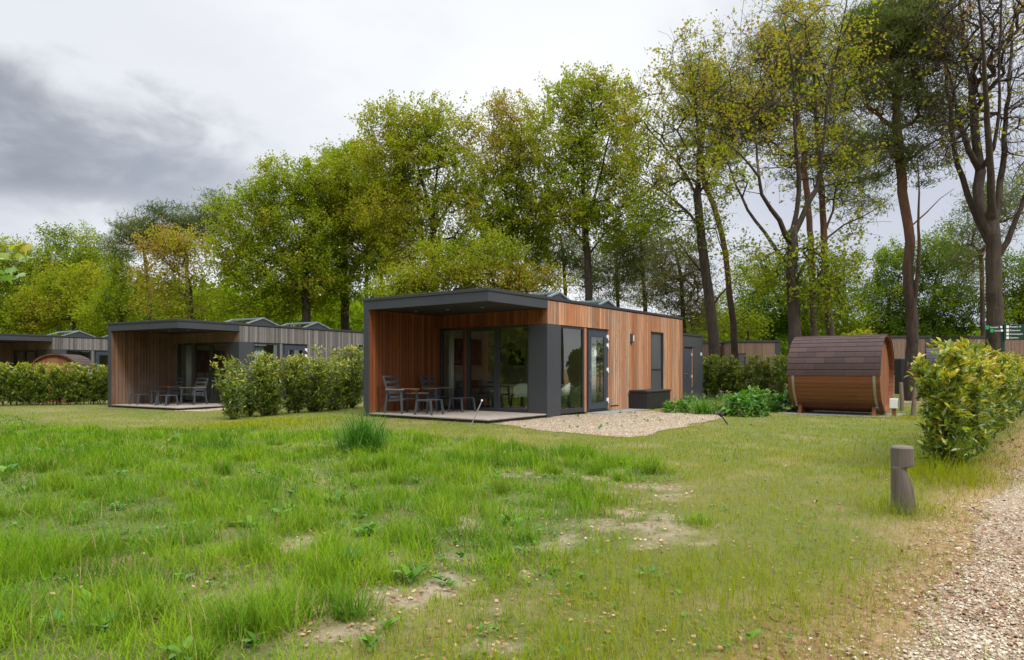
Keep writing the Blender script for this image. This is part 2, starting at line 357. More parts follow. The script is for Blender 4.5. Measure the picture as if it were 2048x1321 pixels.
def bark(name, lo, hi, orange=None, moss=0.3):
    m, t = new_mat(name); oc = t.n('ShaderNodeTexCoord').outputs['Object']
    v = t.mapv(oc, (1, 1, 0.22)); n = t.noise(v, 9, 7, 0.68, 0.8); n2 = t.noise(oc, 1.1, 4)
    cc = t.ramp(n, [(0.32, lo), (0.68, hi)])
    if moss: cc = t.mix(t.ramp(n2, [(0.5, 0.0), (0.72, moss)]), cc, (0.075, 0.085, 0.03, 1))
    if orange:
        z = t.n('ShaderNodeSeparateXYZ', None, i0=oc).outputs[2]
        f = t.n('ShaderNodeMapRange', {'interpolation_type': 'SMOOTHSTEP'}, i0=t.math('ADD', z, t.math('MULTIPLY', n2, 2.0)), i1=orange[1], i2=orange[2], i3=0.0, i4=0.85).outputs[0]
        cc = t.mix(f, cc, t.ramp(n, [(0.3, tuple(x * 0.5 for x in orange[0])), (0.7, orange[0])]))
    princ(t, Base_Color=cc, Roughness=0.92, Normal=bump(t, n, 0.9, 0.035)); return m
M['bark'] = bark('oak_bark', (0.016, 0.011, 0.008), (0.070, 0.048, 0.032), None, 0.22)
M['pbark'] = bark('pine_bark', (0.018, 0.011, 0.008), (0.080, 0.050, 0.036), ((0.21, 0.105, 0.062), 5.0, 9.0), 0.1)
M['twig'] = bark('shrub_stems', (0.03, 0.022, 0.015), (0.10, 0.07, 0.045), None, 0.0)

m, t = new_mat('grass_blades')
ca = attr(t, 'col').outputs['Color']
d = t.n('ShaderNodeBsdfDiffuse', None, Color=ca); tl = t.n('ShaderNodeBsdfTranslucent', None, Color=t.mix(1.0, ca, (1.1, 1.15, 0.6, 1), 'MULTIPLY'))
mx = t.n('ShaderNodeMixShader', None, Fac=0.35, i1=d, i2=tl)
t.n('ShaderNodeOutputMaterial', None, Surface=mx); M['grass'] = m
m, t = new_mat('lawn_soil')
ca = attr(t, 'col').outputs['Color']; oc = t.n('ShaderNodeTexCoord').outputs['Object']
n = t.noise(oc, 18, 6, 0.7); n2 = t.noise(oc, 90, 3, 0.7)
k = t.math('ADD', t.math('MULTIPLY', n, 0.8), t.math('MULTIPLY', n2, 0.7))
cc = t.mix(1.0, ca, t.ramp(k, [(0.35, (0.45, 0.45, 0.45)), (1.0, (1.5, 1.5, 1.45))]), 'MULTIPLY')
princ(t, Base_Color=cc, Roughness=0.95, Normal=bump(t, k, 0.8, 0.02)); M['soil'] = m
m, t = new_mat('gravel')
oc = t.n('ShaderNodeTexCoord').outputs['Object']
vo = t.n('ShaderNodeTexVoronoi', None, Vector=oc, Scale=75.0); vo2 = t.n('ShaderNodeTexVoronoi', None, Vector=oc, Scale=38.0)
cc = t.ramp(vo.outputs['Color'], [(0.1, (0.13, 0.085, 0.055)), (0.35, (0.27, 0.195, 0.13)), (0.6, (0.40, 0.31, 0.21)), (0.85, (0.54, 0.45, 0.33))])
ln = t.noise(oc, 1.9, 7, 0.7); cc = t.mix(t.ramp(ln, [(0.46, 0.0), (0.64, 0.6)]), cc, (0.21, 0.125, 0.075, 1))
cc = t.mix(t.ramp(vo2.outputs['Distance'], [(0.3, 0.0), (0.75, 0.35)]), cc, (0.16, 0.115, 0.08, 1))
princ(t, Base_Color=cc, Roughness=0.9, Normal=bump(t, vo.outputs['Distance'], 0.9, 0.012)); M['gravel'] = m
def rnd_mat(name, stops, rough=0.9):
    m, t = new_mat(name); princ(t, Base_Color=t.ramp(attr(t, 'rnd').outputs['Fac'], stops), Roughness=rough); return m
M['stone'] = rnd_mat('pebbles', [(0.0, (0.16, 0.105, 0.065)), (0.35, (0.30, 0.23, 0.15)), (0.75, (0.42, 0.345, 0.245)), (1.0, (0.56, 0.51, 0.42))], 0.8)
M['litter'] = rnd_mat('dead_leaves', [(0.0, (0.13, 0.06, 0.03)), (0.5, (0.24, 0.125, 0.06)), (0.8, (0.40, 0.27, 0.15)), (1.0, (0.60, 0.50, 0.38))])

# ------------------------------------------------------------------ the lie of the land
TH1 = R(36.4); TH2 = R(30.5); TH3 = R(29.0)
NR = np.array((0.763, -0.647)); RD0 = np.array((1.72, 3.04))
def d_road(x, y):
    return (x - RD0[0]) * NR[0] + (y - RD0[1]) * NR[1] + 0.55 * (fbm(x * 0.8, y * 0.8, 3) - 0.5) + 0.25 * (fbm(x * 3 + 5, y * 3, 2) - 0.5)
CAB = dict(main=(np.array((-4.06, 18.66)), TH1, 0.0), grey=(None, TH2, -0.165), left=(None, TH3, -0.17))
def corner_origin(px, Y, th, t=0.0):
    """cabin origin so that the right front roof corner (a=4.32, t) stands at (px, Y)"""
    a = np.array((math.cos(th), -math.sin(th))); d = np.array((math.sin(th), math.cos(th)))
    return np.array(((px - 1024) / PXF * Y, Y)) - a * 4.32 - d * t
CAB['grey'] = (corner_origin(354, 23.9, TH2), TH2, -0.165)
CAB['left'] = (corner_origin(105, 35.0, TH3, 2.55), TH3, -0.2)
def local(x, y, cab):
    o, th, _ = CAB[cab]; dx = x - o[0]; dy = y - o[1]
    return dx * math.cos(th) - dy * math.sin(th), dx * math.sin(th) + dy * math.cos(th)
BED = np.array([(-0.5, 16.0), (0.25, 14.9), (1.05, 13.95), (2.1, 12.95), (2.6, 13.2), (3.4, 14.6), (4.6, 16.5), (5.6, 18.2), (6.3, 19.5), (5.3, 20.4), (4.2, 20.9), (3.0, 20.6), (0.9, 18.1)])
BED2 = np.array([CAB['grey'][0] + np.array((math.cos(TH2) * a + math.sin(TH2) * q, -math.sin(TH2) * a + math.cos(TH2) * q)) for a, q in ((4.3, -0.6), (5.5, 0.2), (5.9, 3.5), (5.6, 8.5), (4.35, 8.5), (4.35, 0.3))])
def inpoly(x, y, P):
    r = np.zeros(x.shape, bool); n = len(P)
    for i in range(n):
        x0, y0 = P[i]; x1, y1 = P[(i + 1) % n]
        c = ((y0 > y) != (y1 > y)) & (x < (x1 - x0) * (y - y0) / (y1 - y0 + 1e-12) + x0); r ^= c
    return r
def wob(x, y): return x + 0.5 * (fbm(x * 1.5, y * 1.5, 3) - 0.5), y + 0.5 * (fbm(x * 1.5 + 40, y * 1.5 + 7, 3) - 0.5)
def in_bed(x, y):
    a, b = wob(x, y); return inpoly(a, b, BED) | inpoly(a, b, BED2)
def lush(x, y):
    xb = np.interp(y, [0, 3.0, 3.6, 5, 6.8, 8.4, 10.5, 12, 13.2, 14.5, 15.5, 60], [-0.9, -0.75, -0.45, 0.3, 1.3, 1.9, 1.2, -0.3, -1.6, -4.2, -9, -60])
    return sstep(0.5, -0.7, x - xb + 1.6 * (fbm(x * 0.7, y * 0.7, 3) - 0.5))
PATCH = [G(a, b) + (r, s) for a, b, r, s in (
    (1030, 948, 0.30, 1), (1196, 957, 0.28, 1), (1290, 980, 0.5, .9), (1340, 990, .35, .8), (1250, 1040, 0.55, 1), (1310, 1062, .35, .9), (1210, 1048, .35, .9), (905, 1050, 0.3, 1), (600, 1090, 0.22, .9),
    (700, 1170, 0.2, .8), (800, 1140, 0.28, 1), (850, 1190, 0.25, 1), (760, 1180, 0.22, .9), (900, 1150, 0.25, .9), (640, 1230, 0.16, .9), (860, 1290, 0.2, .9), (950, 1110, 0.25, .8), (1060, 1150, .3, .8), (1010, 1230, 0.2, .8),
    (300, 1110, 0.22, .7), (420, 1150, 0.2, .7), (180, 1150, .2, .6), (1100, 1100, .3, .7), (720, 1260, .18, .9), (980, 1290, .16, .8), (1640, 1010, .3, .5))]
def bare(x, y):
    b = np.zeros_like(x)
    wx = x + 0.35 * (fbm(x * 3, y * 3, 3) - 0.5) * 1.2; wy = y + 0.5 * (fbm(x * 3 + 8, y * 3 + 3, 3) - 0.5) * 1.2
    for cx, cy, r, s in PATCH:
        b = np.maximum(b, s * np.exp(-(((wx - cx) / r) ** 2 + ((wy - cy) / (r * 1.25)) ** 2)))
    zone = np.exp(-((x - 0.3) / 1.6) ** 2) * sstep(9.5, 7, y)
    return np.clip((0.6 * b + 0.25 * zone * sstep(0.55, 0.75, fbm(x * 2.1 + 3, y * 2.1, 4))) * (0.45 + 1.1 * sstep(0.35, 0.6, fbm(x * 5, y * 5 + 3, 3))), 0, 1)
def no_grass(x, y):
    m = in_bed(x, y)
    for cb in CAB:
        a, t_ = local(x, y, cb); m |= (a > 0.0) & (a < 4.36) & (t_ > 0.02) & (t_ < 14.2)
    return m
def lerp(a, b, f): return a + (b - a) * f[:, None]
def ground_col(x, y):
    L = lush(x, y); Bv = bare(x, y); dr = d_road(x, y)
    n = fbm(x * 1.3, y * 1.3, 4)
    c = lerp(np.array((0.095, 0.105, 0.018)), np.array((0.075, 0.09, 0.018)), L)
    c = lerp(c, np.array((0.21, 0.155, 0.07)), sstep(0.5, 0.75, n) * 0.6)
    c = lerp(c, np.array((0.235, 0.19, 0.13)), sstep(0.3, 0.8, Bv) * 0.85)
    c = lerp(c, np.array((0.26, 0.17, 0.085)), sstep(-0.9, -0.15, dr))
    return c

# ground: one sheet out to the horizon, fine near the lawn
def spaced(lo, hi, step, ext, gr):
    a = list(np.arange(lo, hi + 1e-6, step)); s = step
    while a[-1] < ext: s *= gr; a.append(a[-1] + s)
    s = step; b = []
    v = lo
    while v > -ext: s *= gr; v -= s; b.append(v)
    return np.array(b[::-1] + a)
xs = spaced(-9, 8, 0.10, 700, 1.12); ys = [1.8]
while ys[-1] < 40: ys.append(ys[-1] + max(0.05, 0.012 * ys[-1]))
while ys[-1] < 900: ys.append(ys[-1] * 1.1)
b = []; v = 1.8; s = 0.15
while v > -300: v -= s; s *= 1.25; b.append(v)
ys = np.array(b[::-1] + ys)
X, Yg = np.meshgrid(xs, ys); Z = gz(X, Yg); nx = len(xs); ny = len(ys)
V = np.stack([X.ravel(), Yg.ravel(), Z.ravel()], 1)
idx = np.arange(nx * ny).reshape(ny, nx)
F = np.stack([idx[:-1, :-1].ravel(), idx[:-1, 1:].ravel(), idx[1:, 1:].ravel(), idx[1:, :-1].ravel()], 1)
o = link('ground', fast_mesh('ground', V, [F], {'col': ground_col(V[:, 0], V[:, 1])}, True), M['soil']); tag(o, kind='structure')

def sheet(name, mask_fn, x0, x1, y0, y1, st, dz, mat):
    gx = np.arange(x0, x1, st); gy = np.arange(y0, y1, st); X, Y = np.meshgrid(gx, gy)
    V = np.stack([X.ravel(), Y.ravel(), gz(X, Y).ravel() + dz], 1)
    id_ = np.arange(X.size).reshape(X.shape)
    cx = X[:-1, :-1] + st / 2; cy = Y[:-1, :-1] + st / 2; mk = mask_fn(cx.ravel(), cy.ravel())
    F = np.stack([id_[:-1, :-1].ravel(), id_[:-1, 1:].ravel(), id_[1:, 1:].ravel(), id_[1:, :-1].ravel()], 1)[mk]
    u, inv = np.unique(F, return_inverse=True)
    o = link(name, fast_mesh(name, V[u], [inv.reshape(-1, 4)], None, True), mat); return tag(o, kind='structure')
sheet('gravel_road', lambda x, y: (d_road(x, y) > -0.03) & (d_road(x, y) < 4.6), 0.5, 34, 0.3, 34, 0.05, 0.004, M['gravel'])
sheet('gravel_bed', lambda x, y: in_bed(x, y), -13, 9, 12, 34, 0.08, 0.008, M['gravel'])
sheet('gravel_path', lambda x, y: (np.abs(y - 26.5 - 0.05 * (x - 14)) < 0.7 + 0.4 * (fbm(x, y) - .5)) & (x > 11.5), 11, 24, 24.5, 29, 0.15, 0.008, M['gravel'])

# ------------------------------------------------------------------ cabins
def boards(mb, u0, u1, z0, z1, fix, axis, sgn, wmin=0.075, wmax=0.155, thick=0.022, holes=(), gap=0.011):
    """vertical boards on the plane axis=fix ('a' plane runs along t, 't' plane runs along a); the face stands on side sgn"""
    u = u0
    while u < u1 - 0.012:
        wdt = min(random.uniform(wmin, wmax), u1 - u); a = random.random(); pr = random.uniform(0, 0.003)
        segs = [(z0, z1)]
        for h0, h1, g0, g1 in holes:
            if u + wdt > h0 + 0.01 and u < h1 - 0.01:
                segs = [q for p in segs for q in ((p[0], g0), (g1, p[1])) if q[1] - q[0] > 0.01]
        for s0, s1 in segs:
            f0, f1 = sorted((fix, fix + sgn * (thick + pr)))
            if axis == 'a': mb.box(f0, u, s0, f1, u + wdt - gap, s1, a)
            else: mb.box(u, f0, s0, u + wdt - gap, f1, s1, a)
        u += wdt
    return mb
def frame_rect(mb, u0, u1, z0, z1, fw, c0, c1, axis, bot=None):
    """four bars of a window frame in the plane of axis, butted end to end"""
    bot = bot or fw
    for (p0, p1, q0, q1) in ((u0, u0 + fw, z0, z1), (u1 - fw, u1, z0, z1), (u0 + fw, u1 - fw, z0, z0 + bot), (u0 + fw, u1 - fw, z1 - fw, z1)):
        if axis == 'a': mb.box(c0, p0, q0, c1, p1, q1)
        else: mb.box(p0, c0, q0, p1, c1, q1)
    return mb
def pane(parent, u0, u1, z0, z1, c0, axis):
    mb = MB()
    if axis == 'a': mb.box(c0, u0, z0, c0 + 0.008, u1, z1)
    else: mb.box(u0, c0, z0, u1, c0 + 0.008, z1)
    return mb.build('pane', M['glass'], parent)
AW = 4.32; TF = 2.55; TD = 11.7; HT = 3.22
def cabin(key, label, side_m, lin_m, front_m, detail=True):
    o2, th, z = CAB[key]
    root = empty('holiday_cabin', (o2[0], o2[1], z), -th, label, 'cabin', 'timber clad cabins with dark flat roofs')
    # ---- terrace
    mb = MB(); tt = 0.015
    while tt < TF - 0.02:
        mb.box(0.205, tt, 0.072, AW, min(tt + 0.138, TF - 0.003), 0.10, random.random()); tt += 0.143
    dk = mb.build('terrace_deck', M['deck'], root)
    MB().box(0.22, 0.05, -0.12, AW - 0.04, TF, 0.066).build('underside_shade', M['black'], dk)  # one solid black block standing in for the shaded gap under the deck
    # ---- left wall with its projecting wing
    mb = MB().box(0.0, 0.0, -0.15, 0.20, 1.26, 2.475).box(0.0, 0.0, 2.48, 0.20, 1.26, 2.898).box(0.0, 1.264, -0.15, 0.20, TD, 2.898)
    mb.build('wing_wall', M['panel'], root, 0.004)
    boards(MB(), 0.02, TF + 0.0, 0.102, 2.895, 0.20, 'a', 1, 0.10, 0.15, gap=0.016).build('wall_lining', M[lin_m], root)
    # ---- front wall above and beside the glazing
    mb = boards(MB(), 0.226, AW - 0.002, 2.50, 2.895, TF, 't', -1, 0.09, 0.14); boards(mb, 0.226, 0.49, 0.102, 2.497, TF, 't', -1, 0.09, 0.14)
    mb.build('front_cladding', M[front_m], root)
    MB().box(0.2, TF, 2.50, AW - 0.003, TF + 0.15, 2.895).box(0.2, TF, 0.0, 0.5, TF + 0.15, 2.498).build('front_wall', M['soffit'], root)
    # ---- side wall
    hole = [(9.0, 9.98, 0.22, 2.57)]
    mb = boards(MB(), TF, 5.99, 2.50, 3.12, AW, 'a', 1); boards(mb, 5.99, TD, 0.03, 3.12, AW, 'a', 1, holes=hole)
    mb.build('side_cladding', M[side_m], root)
    MB().box(AW - 0.14, TF + 0.15, 2.50, AW, 5.99, 3.10).box(AW - 0.14, 5.99, -0.15, AW, 9.0, 3.10).box(AW - 0.14, 9.98, -0.15, AW, TD, 3.10)\
        .box(AW - 0.14, 9.0, -0.15, AW, 9.98, 0.22).box(AW - 0.14, 9.0, 2.57, AW, 9.98, 3.10).box(0.2, TD - 0.15, -0.15, AW - 0.14, TD, 3.10).build('side_wall', M['soffit'], root)
    # ---- corner column
    MB().box(3.735, TF - 0.025, -0.15, AW + 0.026, 3.19, 2.494).build('corner_panel', M['panel'], root, 0.005)
    # ---- roof
    rf = MB().box(0.06, 0.06, 2.93, AW - 0.06, TD, 3.15).build('roof', M['roofing'], root)
    mb = MB()
    mb.box(0.0, 0.0, 2.90, 2.20, 0.05, 3.14).box(2.205, 0.0, 2.90, AW + 0.026, 0.05, 3.14)
    mb.box(AW - 0.024, 0.05, 2.90, AW + 0.026, TF - 0.004, 3.14).box(0.0, 0.05, 2.90, 0.05, TD, 3.14)
    mb.build('fascia', M['panel'], rf, 0.003)
    MB().box(0.05, 0.05, 2.902, AW - 0.024, TF + 0.001, 2.925).build('soffit', M['soffit'], rf)
    mb = MB().box(-0.02, -0.02, 3.142, AW + 0.05, 0.08, HT).box(AW - 0.06, 0.08, 3.142, AW + 0.05, TD + 0.03, HT).box(-0.02, 0.08, 3.142, 0.08, TD + 0.03, HT).box(0.08, TD - 0.07, 3.142, AW - 0.06, TD + 0.03, HT)
    mb.build('roof_edge', M['trim'], rf, 0.006)
    for q in (0.8, 2.0, 3.2):
        MB().tube([(q, 1.2, 2.892), (q, 1.2, 2.903)], 0.045, 12).build('downlight', M['ledge'], rf)
    for tc in (4.25, 7.2):
        sk = MB()
        # a low gabled rooflight, ridge across the cabin
        hw = 0.92; zr = 3.54; zb = 3.23
        for sg in (-1, 1):
            sk.bar((3.62, tc + sg * hw, zb), (3.62, tc, zr), 0.06, 0.05); sk.bar((1.7, tc + sg * hw, zb), (1.7, tc, zr), 0.06, 0.05)
            sk.bar((3.58, tc + sg * hw, zb), (1.74, tc + sg * hw, zb), 0.05, 0.05)
        sk.bar((3.58, tc, zr), (1.74, tc, zr), 0.05, 0.05)
        s = sk.build('rooflight', M['skyframe'], root)
        MB().box(1.68, tc - 0.95, 3.10, 3.64, tc + 0.95, 3.205).build('upstand', M['trim'], s)
        g = MB()
        for sg in (-1, 1):
            g.add([(3.59, tc + sg * 0.9, zb + 0.02), (1.73, tc + sg * 0.9, zb + 0.02), (1.73, tc, zr - 0.005), (3.59, tc, zr - 0.005), (3.59, tc + sg * 0.9, zb + 0.012), (1.73, tc + sg * 0.9, zb + 0.012), (1.73, tc, zr - 0.013), (3.59, tc, zr - 0.013)],
                  [(0, 1, 2, 3), (7, 6, 5, 4), (0, 4, 5, 1), (1, 5, 6, 2), (2, 6, 7, 3), (3, 7, 4, 0)])
        g.build('pane', M['glass'], s)
        MB().prism([(tc - 0.86, zb), (tc + 0.86, zb), (tc, zr - 0.05)], 0, 3.60, 3.612).build('gable_panel', M['panel'], s)
    # ---- front glazing
    z0, z1 = 0.105, 2.494; c0, c1 = TF + 0.02, TF + 0.10
    for kind, u0, u1 in (('window', 0.50, 1.435), ('sliding_door', 1.505, 2.63), ('window', 2.635, 3.732)):
        f = frame_rect(MB(), u0, u1, z0, z1, 0.065 if kind == 'window' else 0.12, c0, c1, 't', 0.09).build(kind, M['frame'], root, 0.004)
        fw = 0.065 if kind == 'window' else 0.12
        pane(f, u0 + fw, u1 - fw, z0 + 0.09, z1 - fw, c0 + 0.03, 't')
    MB().box(1.438, c0 - 0.005, z0, 1.502, c1, z1, 0.4).build('timber_strip', M[front_m], root)
    # ---- side glazing
    d0, d1 = AW - 0.075, AW - 0.005
    f = frame_rect(MB(), 3.195, 4.50, 0.06, 2.494, 0.07, d0, d1, 'a', 0.12).build('window', M['frame'], root, 0.004); pane(f, 3.265, 4.43, 0.18, 2.424, d0 + 0.03, 'a')
    MB().box(d0, 4.505, 0.05, AW + 0.004, 4.60, 2.494, 0.6).build('timber_strip', M[side_m], root)
    f = frame_rect(MB(), 4.66, 5.93, 0.05, 2.494, 0.07, d0, d1 - 0.02, 'a', 0.05).build('door_frame', M['frame'], root, 0.004)
    MB().box(d0, 4.605, 0.05, d1, 4.655, 2.494).box(d0, 5.935, 0.05, AW + 0.01, 5.985, 2.494, 0.2).build('timber_strip', M[side_m], root)
    d = frame_rect(MB(), 4.74, 5.87, 0.11, 2.42, 0.18, d0 + 0.03, AW + 0.002, 'a').build('glass_door', M['doorblue'], root, 0.005); pane(d, 4.92, 5.69, 0.29, 2.24, d0 + 0.05, 'a')
    if detail:
        hd = MB().tube([(AW + 0.002, 4.83, 1.14), (AW + 0.055, 4.83, 1.14), (AW + 0.06, 4.97, 1.14)], 0.011, 8); hd.box(AW + 0.002, 4.815, 0.92, AW + 0.010, 4.845, 1.28)
        hd.build('handle', M['metal'], d)
        for hz in (0.34, 1.26, 2.0, 2.26):
            MB().box(AW + 0.003, 5.82, hz - 0.03, AW + 0.028, 5.90, hz + 0.07).box(AW + 0.003, 5.902, hz - 0.09, AW + 0.03, 5.932, hz + 0.07).build('hinge', M['white'], d, 0.003)
        MB().prism([(5.17 + 0.075 * math.cos(q * math.pi / 10), 1.76 + 0.10 * math.sin(q * math.pi / 10)) for q in range(20)], 0, d0 + 0.060, d0 + 0.063).build('sticker', M['palefab'], d)
        MB().box(AW + 0.026, 6.03, 0.14, AW + 0.034, 6.55, 0.175).build('floor_vent', M['black'], root)
    # ---- narrow window with dark screen
    f = frame_rect(MB(), 9.01, 9.97, 0.23, 2.56, 0.05, AW - 0.09, AW - 0.02, 'a').box(AW - 0.09, 9.06, 1.27, AW - 0.022, 9.92, 1.30).build('window', M['frame'], root, 0.003)
    MB().box(AW - 0.06, 9.06, 0.28, AW - 0.05, 9.92, 1.27).box(AW - 0.06, 9.06, 1.30, AW - 0.05, 9.92, 2.51).build('screen', M['screen'], f)
    # ---- wall lamp
    lm = MB().box(AW + 0.025, 7.36, 2.14, AW + 0.105, 7.50, 2.44).build('wall_lamp', M['charcoal'], root, 0.02)
    MB().box(AW + 0.107, 7.415, 2.19, AW + 0.115, 7.485, 2.38).build('diffuser', M['diff'] if detail else M['charcoal'], lm, 0.003)
    # ---- room inside
    MB().box(0.2, TF + 0.12, 0.02, AW - 0.15, 6.2, 0.09, 0.5).build('room_floor', M['floor'], root)
    MB().box(0.225, TF + 0.16, 0.09, 0.235, 6.2, 2.6).box(0.225, 6.2, 0.09, AW - 0.15, 6.3, 2.6).box(0.225, TF + 0.16, 2.6, AW - 0.15, 6.3, 2.65).build('room_wall', M['plaster'], root)
    if detail:   # ---- store room behind
        s0, s1, sa = TD + 0.004, 14.1, AW - 0.12
        MB().box(0.3, s0, -0.15, sa, s1, 0.60).box(0.3, s0, 0.604, sa, 12.20, 1.20).box(0.3, 13.10, 0.604, sa, s1, 1.20).box(0.3, s0, 1.204, sa, 12.20, 2.14).box(0.3, 13.10, 1.204, sa, s1, 2.14)\
            .box(0.3, 12.2, 0.604, sa - 0.08, 13.1, 2.14).box(0.3, s0, 2.144, sa, s1, 2.58).build('store_room', M['panel'], root, 0.003)
        MB().box(0.25, s0, 2.582, sa + 0.04, s1 + 0.04, 2.65).build('store_roof', M['trim'], root, 0.004)
        dr = MB().box(sa - 0.075, 12.24, 0.12, sa - 0.03, 13.0, 2.06).build('store_door', M['doorblue'], root, 0.006)
        MB().box(sa - 0.075, 13.01, 0.12, sa - 0.01, 13.06, 2.10, 0.7).build('door_trim', M[side_m], dr)
        MB().tube([(sa - 0.03, 12.32, 1.12), (sa + 0.02, 12.32, 1.12), (sa + 0.025, 12.46, 1.12)], 0.011, 8).box(sa - 0.03, 12.30, 0.95, sa - 0.02, 12.34, 1.22).build('handle', M['metal'], dr)
        for hz in (0.4, 1.0, 1.85):
            MB().box(sa - 0.028, 12.96, hz - 0.05, sa + 0.002, 13.0, hz + 0.06).build('hinge', M['white'], dr, 0.003)
        MB().box(sa + 0.002, 13.84, 1.83, sa + 0.010, 14.0, 1.95).build('number_plate', M['white'], root)
    return root
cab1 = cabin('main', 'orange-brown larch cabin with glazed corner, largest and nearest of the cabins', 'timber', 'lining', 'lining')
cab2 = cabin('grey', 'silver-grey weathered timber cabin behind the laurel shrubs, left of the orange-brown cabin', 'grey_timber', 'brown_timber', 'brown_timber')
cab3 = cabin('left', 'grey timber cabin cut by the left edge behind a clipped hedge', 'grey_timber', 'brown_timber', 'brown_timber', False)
def cw(key, a, t_, z=0.0):
    o2, th, z0 = CAB[key]; return (o2[0] + math.cos(th) * a + math.sin(th) * t_, o2[1] - math.sin(th) * a + math.cos(th) * t_, z0 + z)
def crot(key): return -CAB[key][1]

# ------------------------------------------------------------------ terrace furniture
def lounge_chair(label, group, loc, rz):
    """faces local +x: splayed legs, slatted seat, high ladder back, teak arm tops"""
    root = empty('lounge_chair', loc, rz, label, 'chair', group); m = M['charcoal']
    for sy in (-1, 1):
        MB().bar((0.30, sy * 0.335, 0.0), (0.25, sy * 0.315, 0.60), 0.05, 0.045, 0.055, 0.05).build('leg', m, root, 0.006)
        MB().bar((-0.32, sy * 0.335, 0.0), (-0.23, sy * 0.315, 0.60), 0.05, 0.045, 0.055, 0.05).build('leg', m, root, 0.006)
        ar = MB().bar((-0.28, sy * 0.325, 0.615), (0.33, sy * 0.325, 0.63), 0.07, 0.028).build('armrest', m, root, 0.005)
        MB().box(-0.28, sy * 0.325 - 0.034, 0.0, 0.33, sy * 0.325 + 0.034, 0.018, 0.5).build('arm_top', M['teak'], ar)
        ar.children[0].location = (0, 0, 0.64)
    st = MB()
    for sy in (-1, 1): st.bar((-0.26, sy * 0.285, 0.335), (0.31, sy * 0.285, 0.39), 0.04, 0.05)
    for k in range(7): st.bar((-0.2 + k * 0.08, -0.265, 0.352 + k * 0.0077), (-0.2 + k * 0.08, 0.265, 0.352 + k * 0.0077), 0.06, 0.016)
    st.build('seat', m, root, 0.003)
    bk = MB(); p0 = Vector((-0.17, 0, 0.30)); p1 = Vector((-0.46, 0, 1.0))
    for sy in (-1, 1): bk.bar(p0 + Vector((0, sy * 0.255, 0)), p1 + Vector((0, sy * 0.255, 0)), 0.045, 0.035, up=(1, 0, 0))
    for f in (0.18, 0.36, 0.55, 0.76, 0.975):
        c = p0.lerp(p1, f); h = 0.075 if f < 0.9 else 0.05
        d = (p1 - p0).normalized() * h / 2
        bk.bar(c - d, c + d, 0.466, 0.02, up=(1, 0, 0))
    bk.build('backrest', m, root, 0.003)
    return root
def footstool(label, group, loc, rz):
    root = empty('footstool', loc, rz, label, 'footstool', group); m = M['charcoal']
    for sx in (-1, 1):
        for sy in (-1, 1): MB().bar((sx * 0.27, sy * 0.25, 0), (sx * 0.22, sy * 0.235, 0.36), 0.045, 0.045, 0.055, 0.05).build('leg', m, root, 0.006)
    tp = MB()
    for sy in (-1, 1): tp.bar((-0.24, sy * 0.235, 0.38), (0.24, sy * 0.235, 0.38), 0.055, 0.04)
    for k in range(6): tp.bar((-0.2 + k * 0.08, -0.207, 0.388), (-0.2 + k * 0.08, 0.207, 0.388), 0.06, 0.016)
    tp.build('seat', m, root, 0.003); return root
def side_table(label, group, loc, rz, top):
    root = empty('side_table', loc, rz, label, 'table', group); m = M['charcoal']
    for sx in (-1, 1):
        for sy in (-1, 1): MB().bar((sx * 0.21, sy * 0.19, 0), (sx * 0.2, sy * 0.18, 0.50), 0.05, 0.045).build('leg', m, root, 0.005)
    tb = MB()
    for k in range(5): tb.box(-0.235 + k * 0.095, -0.22, 0.505, -0.235 + k * 0.095 + 0.09, 0.22, 0.53, random.random())
    tb.build('table_top', top, root); return root
ZD = 0.10; g1 = 'lounge furniture on the terraces'; r1 = crot('main')
lounge_chair('charcoal slatted armchair nearest the lawn on the orange-brown terrace', g1, cw('main', 0.95, 0.52, ZD), r1 + R(4))
lounge_chair('charcoal slatted armchair against the glass on the orange-brown terrace', g1, cw('main', 0.98, 1.92, ZD), r1 - R(3))
footstool('charcoal footstool nearest the lawn on the orange-brown terrace', g1, cw('main', 1.98, 0.50, ZD), r1 + R(6))
footstool('charcoal footstool beside the sliding door of the orange-brown cabin', g1, cw('main', 1.86, 1.95, ZD), r1 - R(4))
side_table('small teak-topped table between the armchairs of the orange-brown cabin', g1, cw('main', 0.85, 1.22, ZD), r1, M['teak'])
r2 = crot('grey')
lounge_chair('slatted armchair by the timber lining on the silver-grey cabin terrace', g1, cw('grey', 1.2, 1.75, ZD), r2 - R(86))
lounge_chair('slatted armchair before the glass on the silver-grey cabin terrace', g1, cw('grey', 2.78, 1.70, ZD), r2 - R(80))
footstool('footstool by the timber lining on the silver-grey cabin terrace', g1, cw('grey', 0.95, 0.70, ZD), r2 - R(88))
footstool('footstool out on the open deck of the silver-grey cabin', g1, cw('grey', 2.7, 0.66, ZD), r2 - R(82))
side_table('dark side table between the armchairs of the silver-grey cabin', g1, cw('grey', 1.80, 0.95, ZD), r2, M['charcoal'])

# storage chest by the side wall
def storage_chest():
    root = empty('storage_chest', cw('main', AW + 0.06, 7.2, 0.02), r1, 'black plastic storage chest against the orange-brown side wall', 'storage chest')
    b = MB().box(0.03, 0.03, 0, 0.60, 1.87, 0.52)
    for k in range(19): b.box(0.60, 0.06 + k * 0.095, 0.03, 0.612, 0.06 + k * 0.095 + 0.082, 0.50)
    for k in range(6): b.box(0.05 + k * 0.092, 0.018, 0.03, 0.05 + k * 0.092 + 0.08, 0.03, 0.50)
    b.build('body', M['black'], root, 0.004)
    MB().prism([(-0.0, 0.525), (0.63, 0.525), (0.635, 0.565), (0.60, 0.595), (0.03, 0.595), (0.0, 0.565)], 1, 0.0, 1.9).build('lid', M['black'], root, 0.006)
storage_chest()
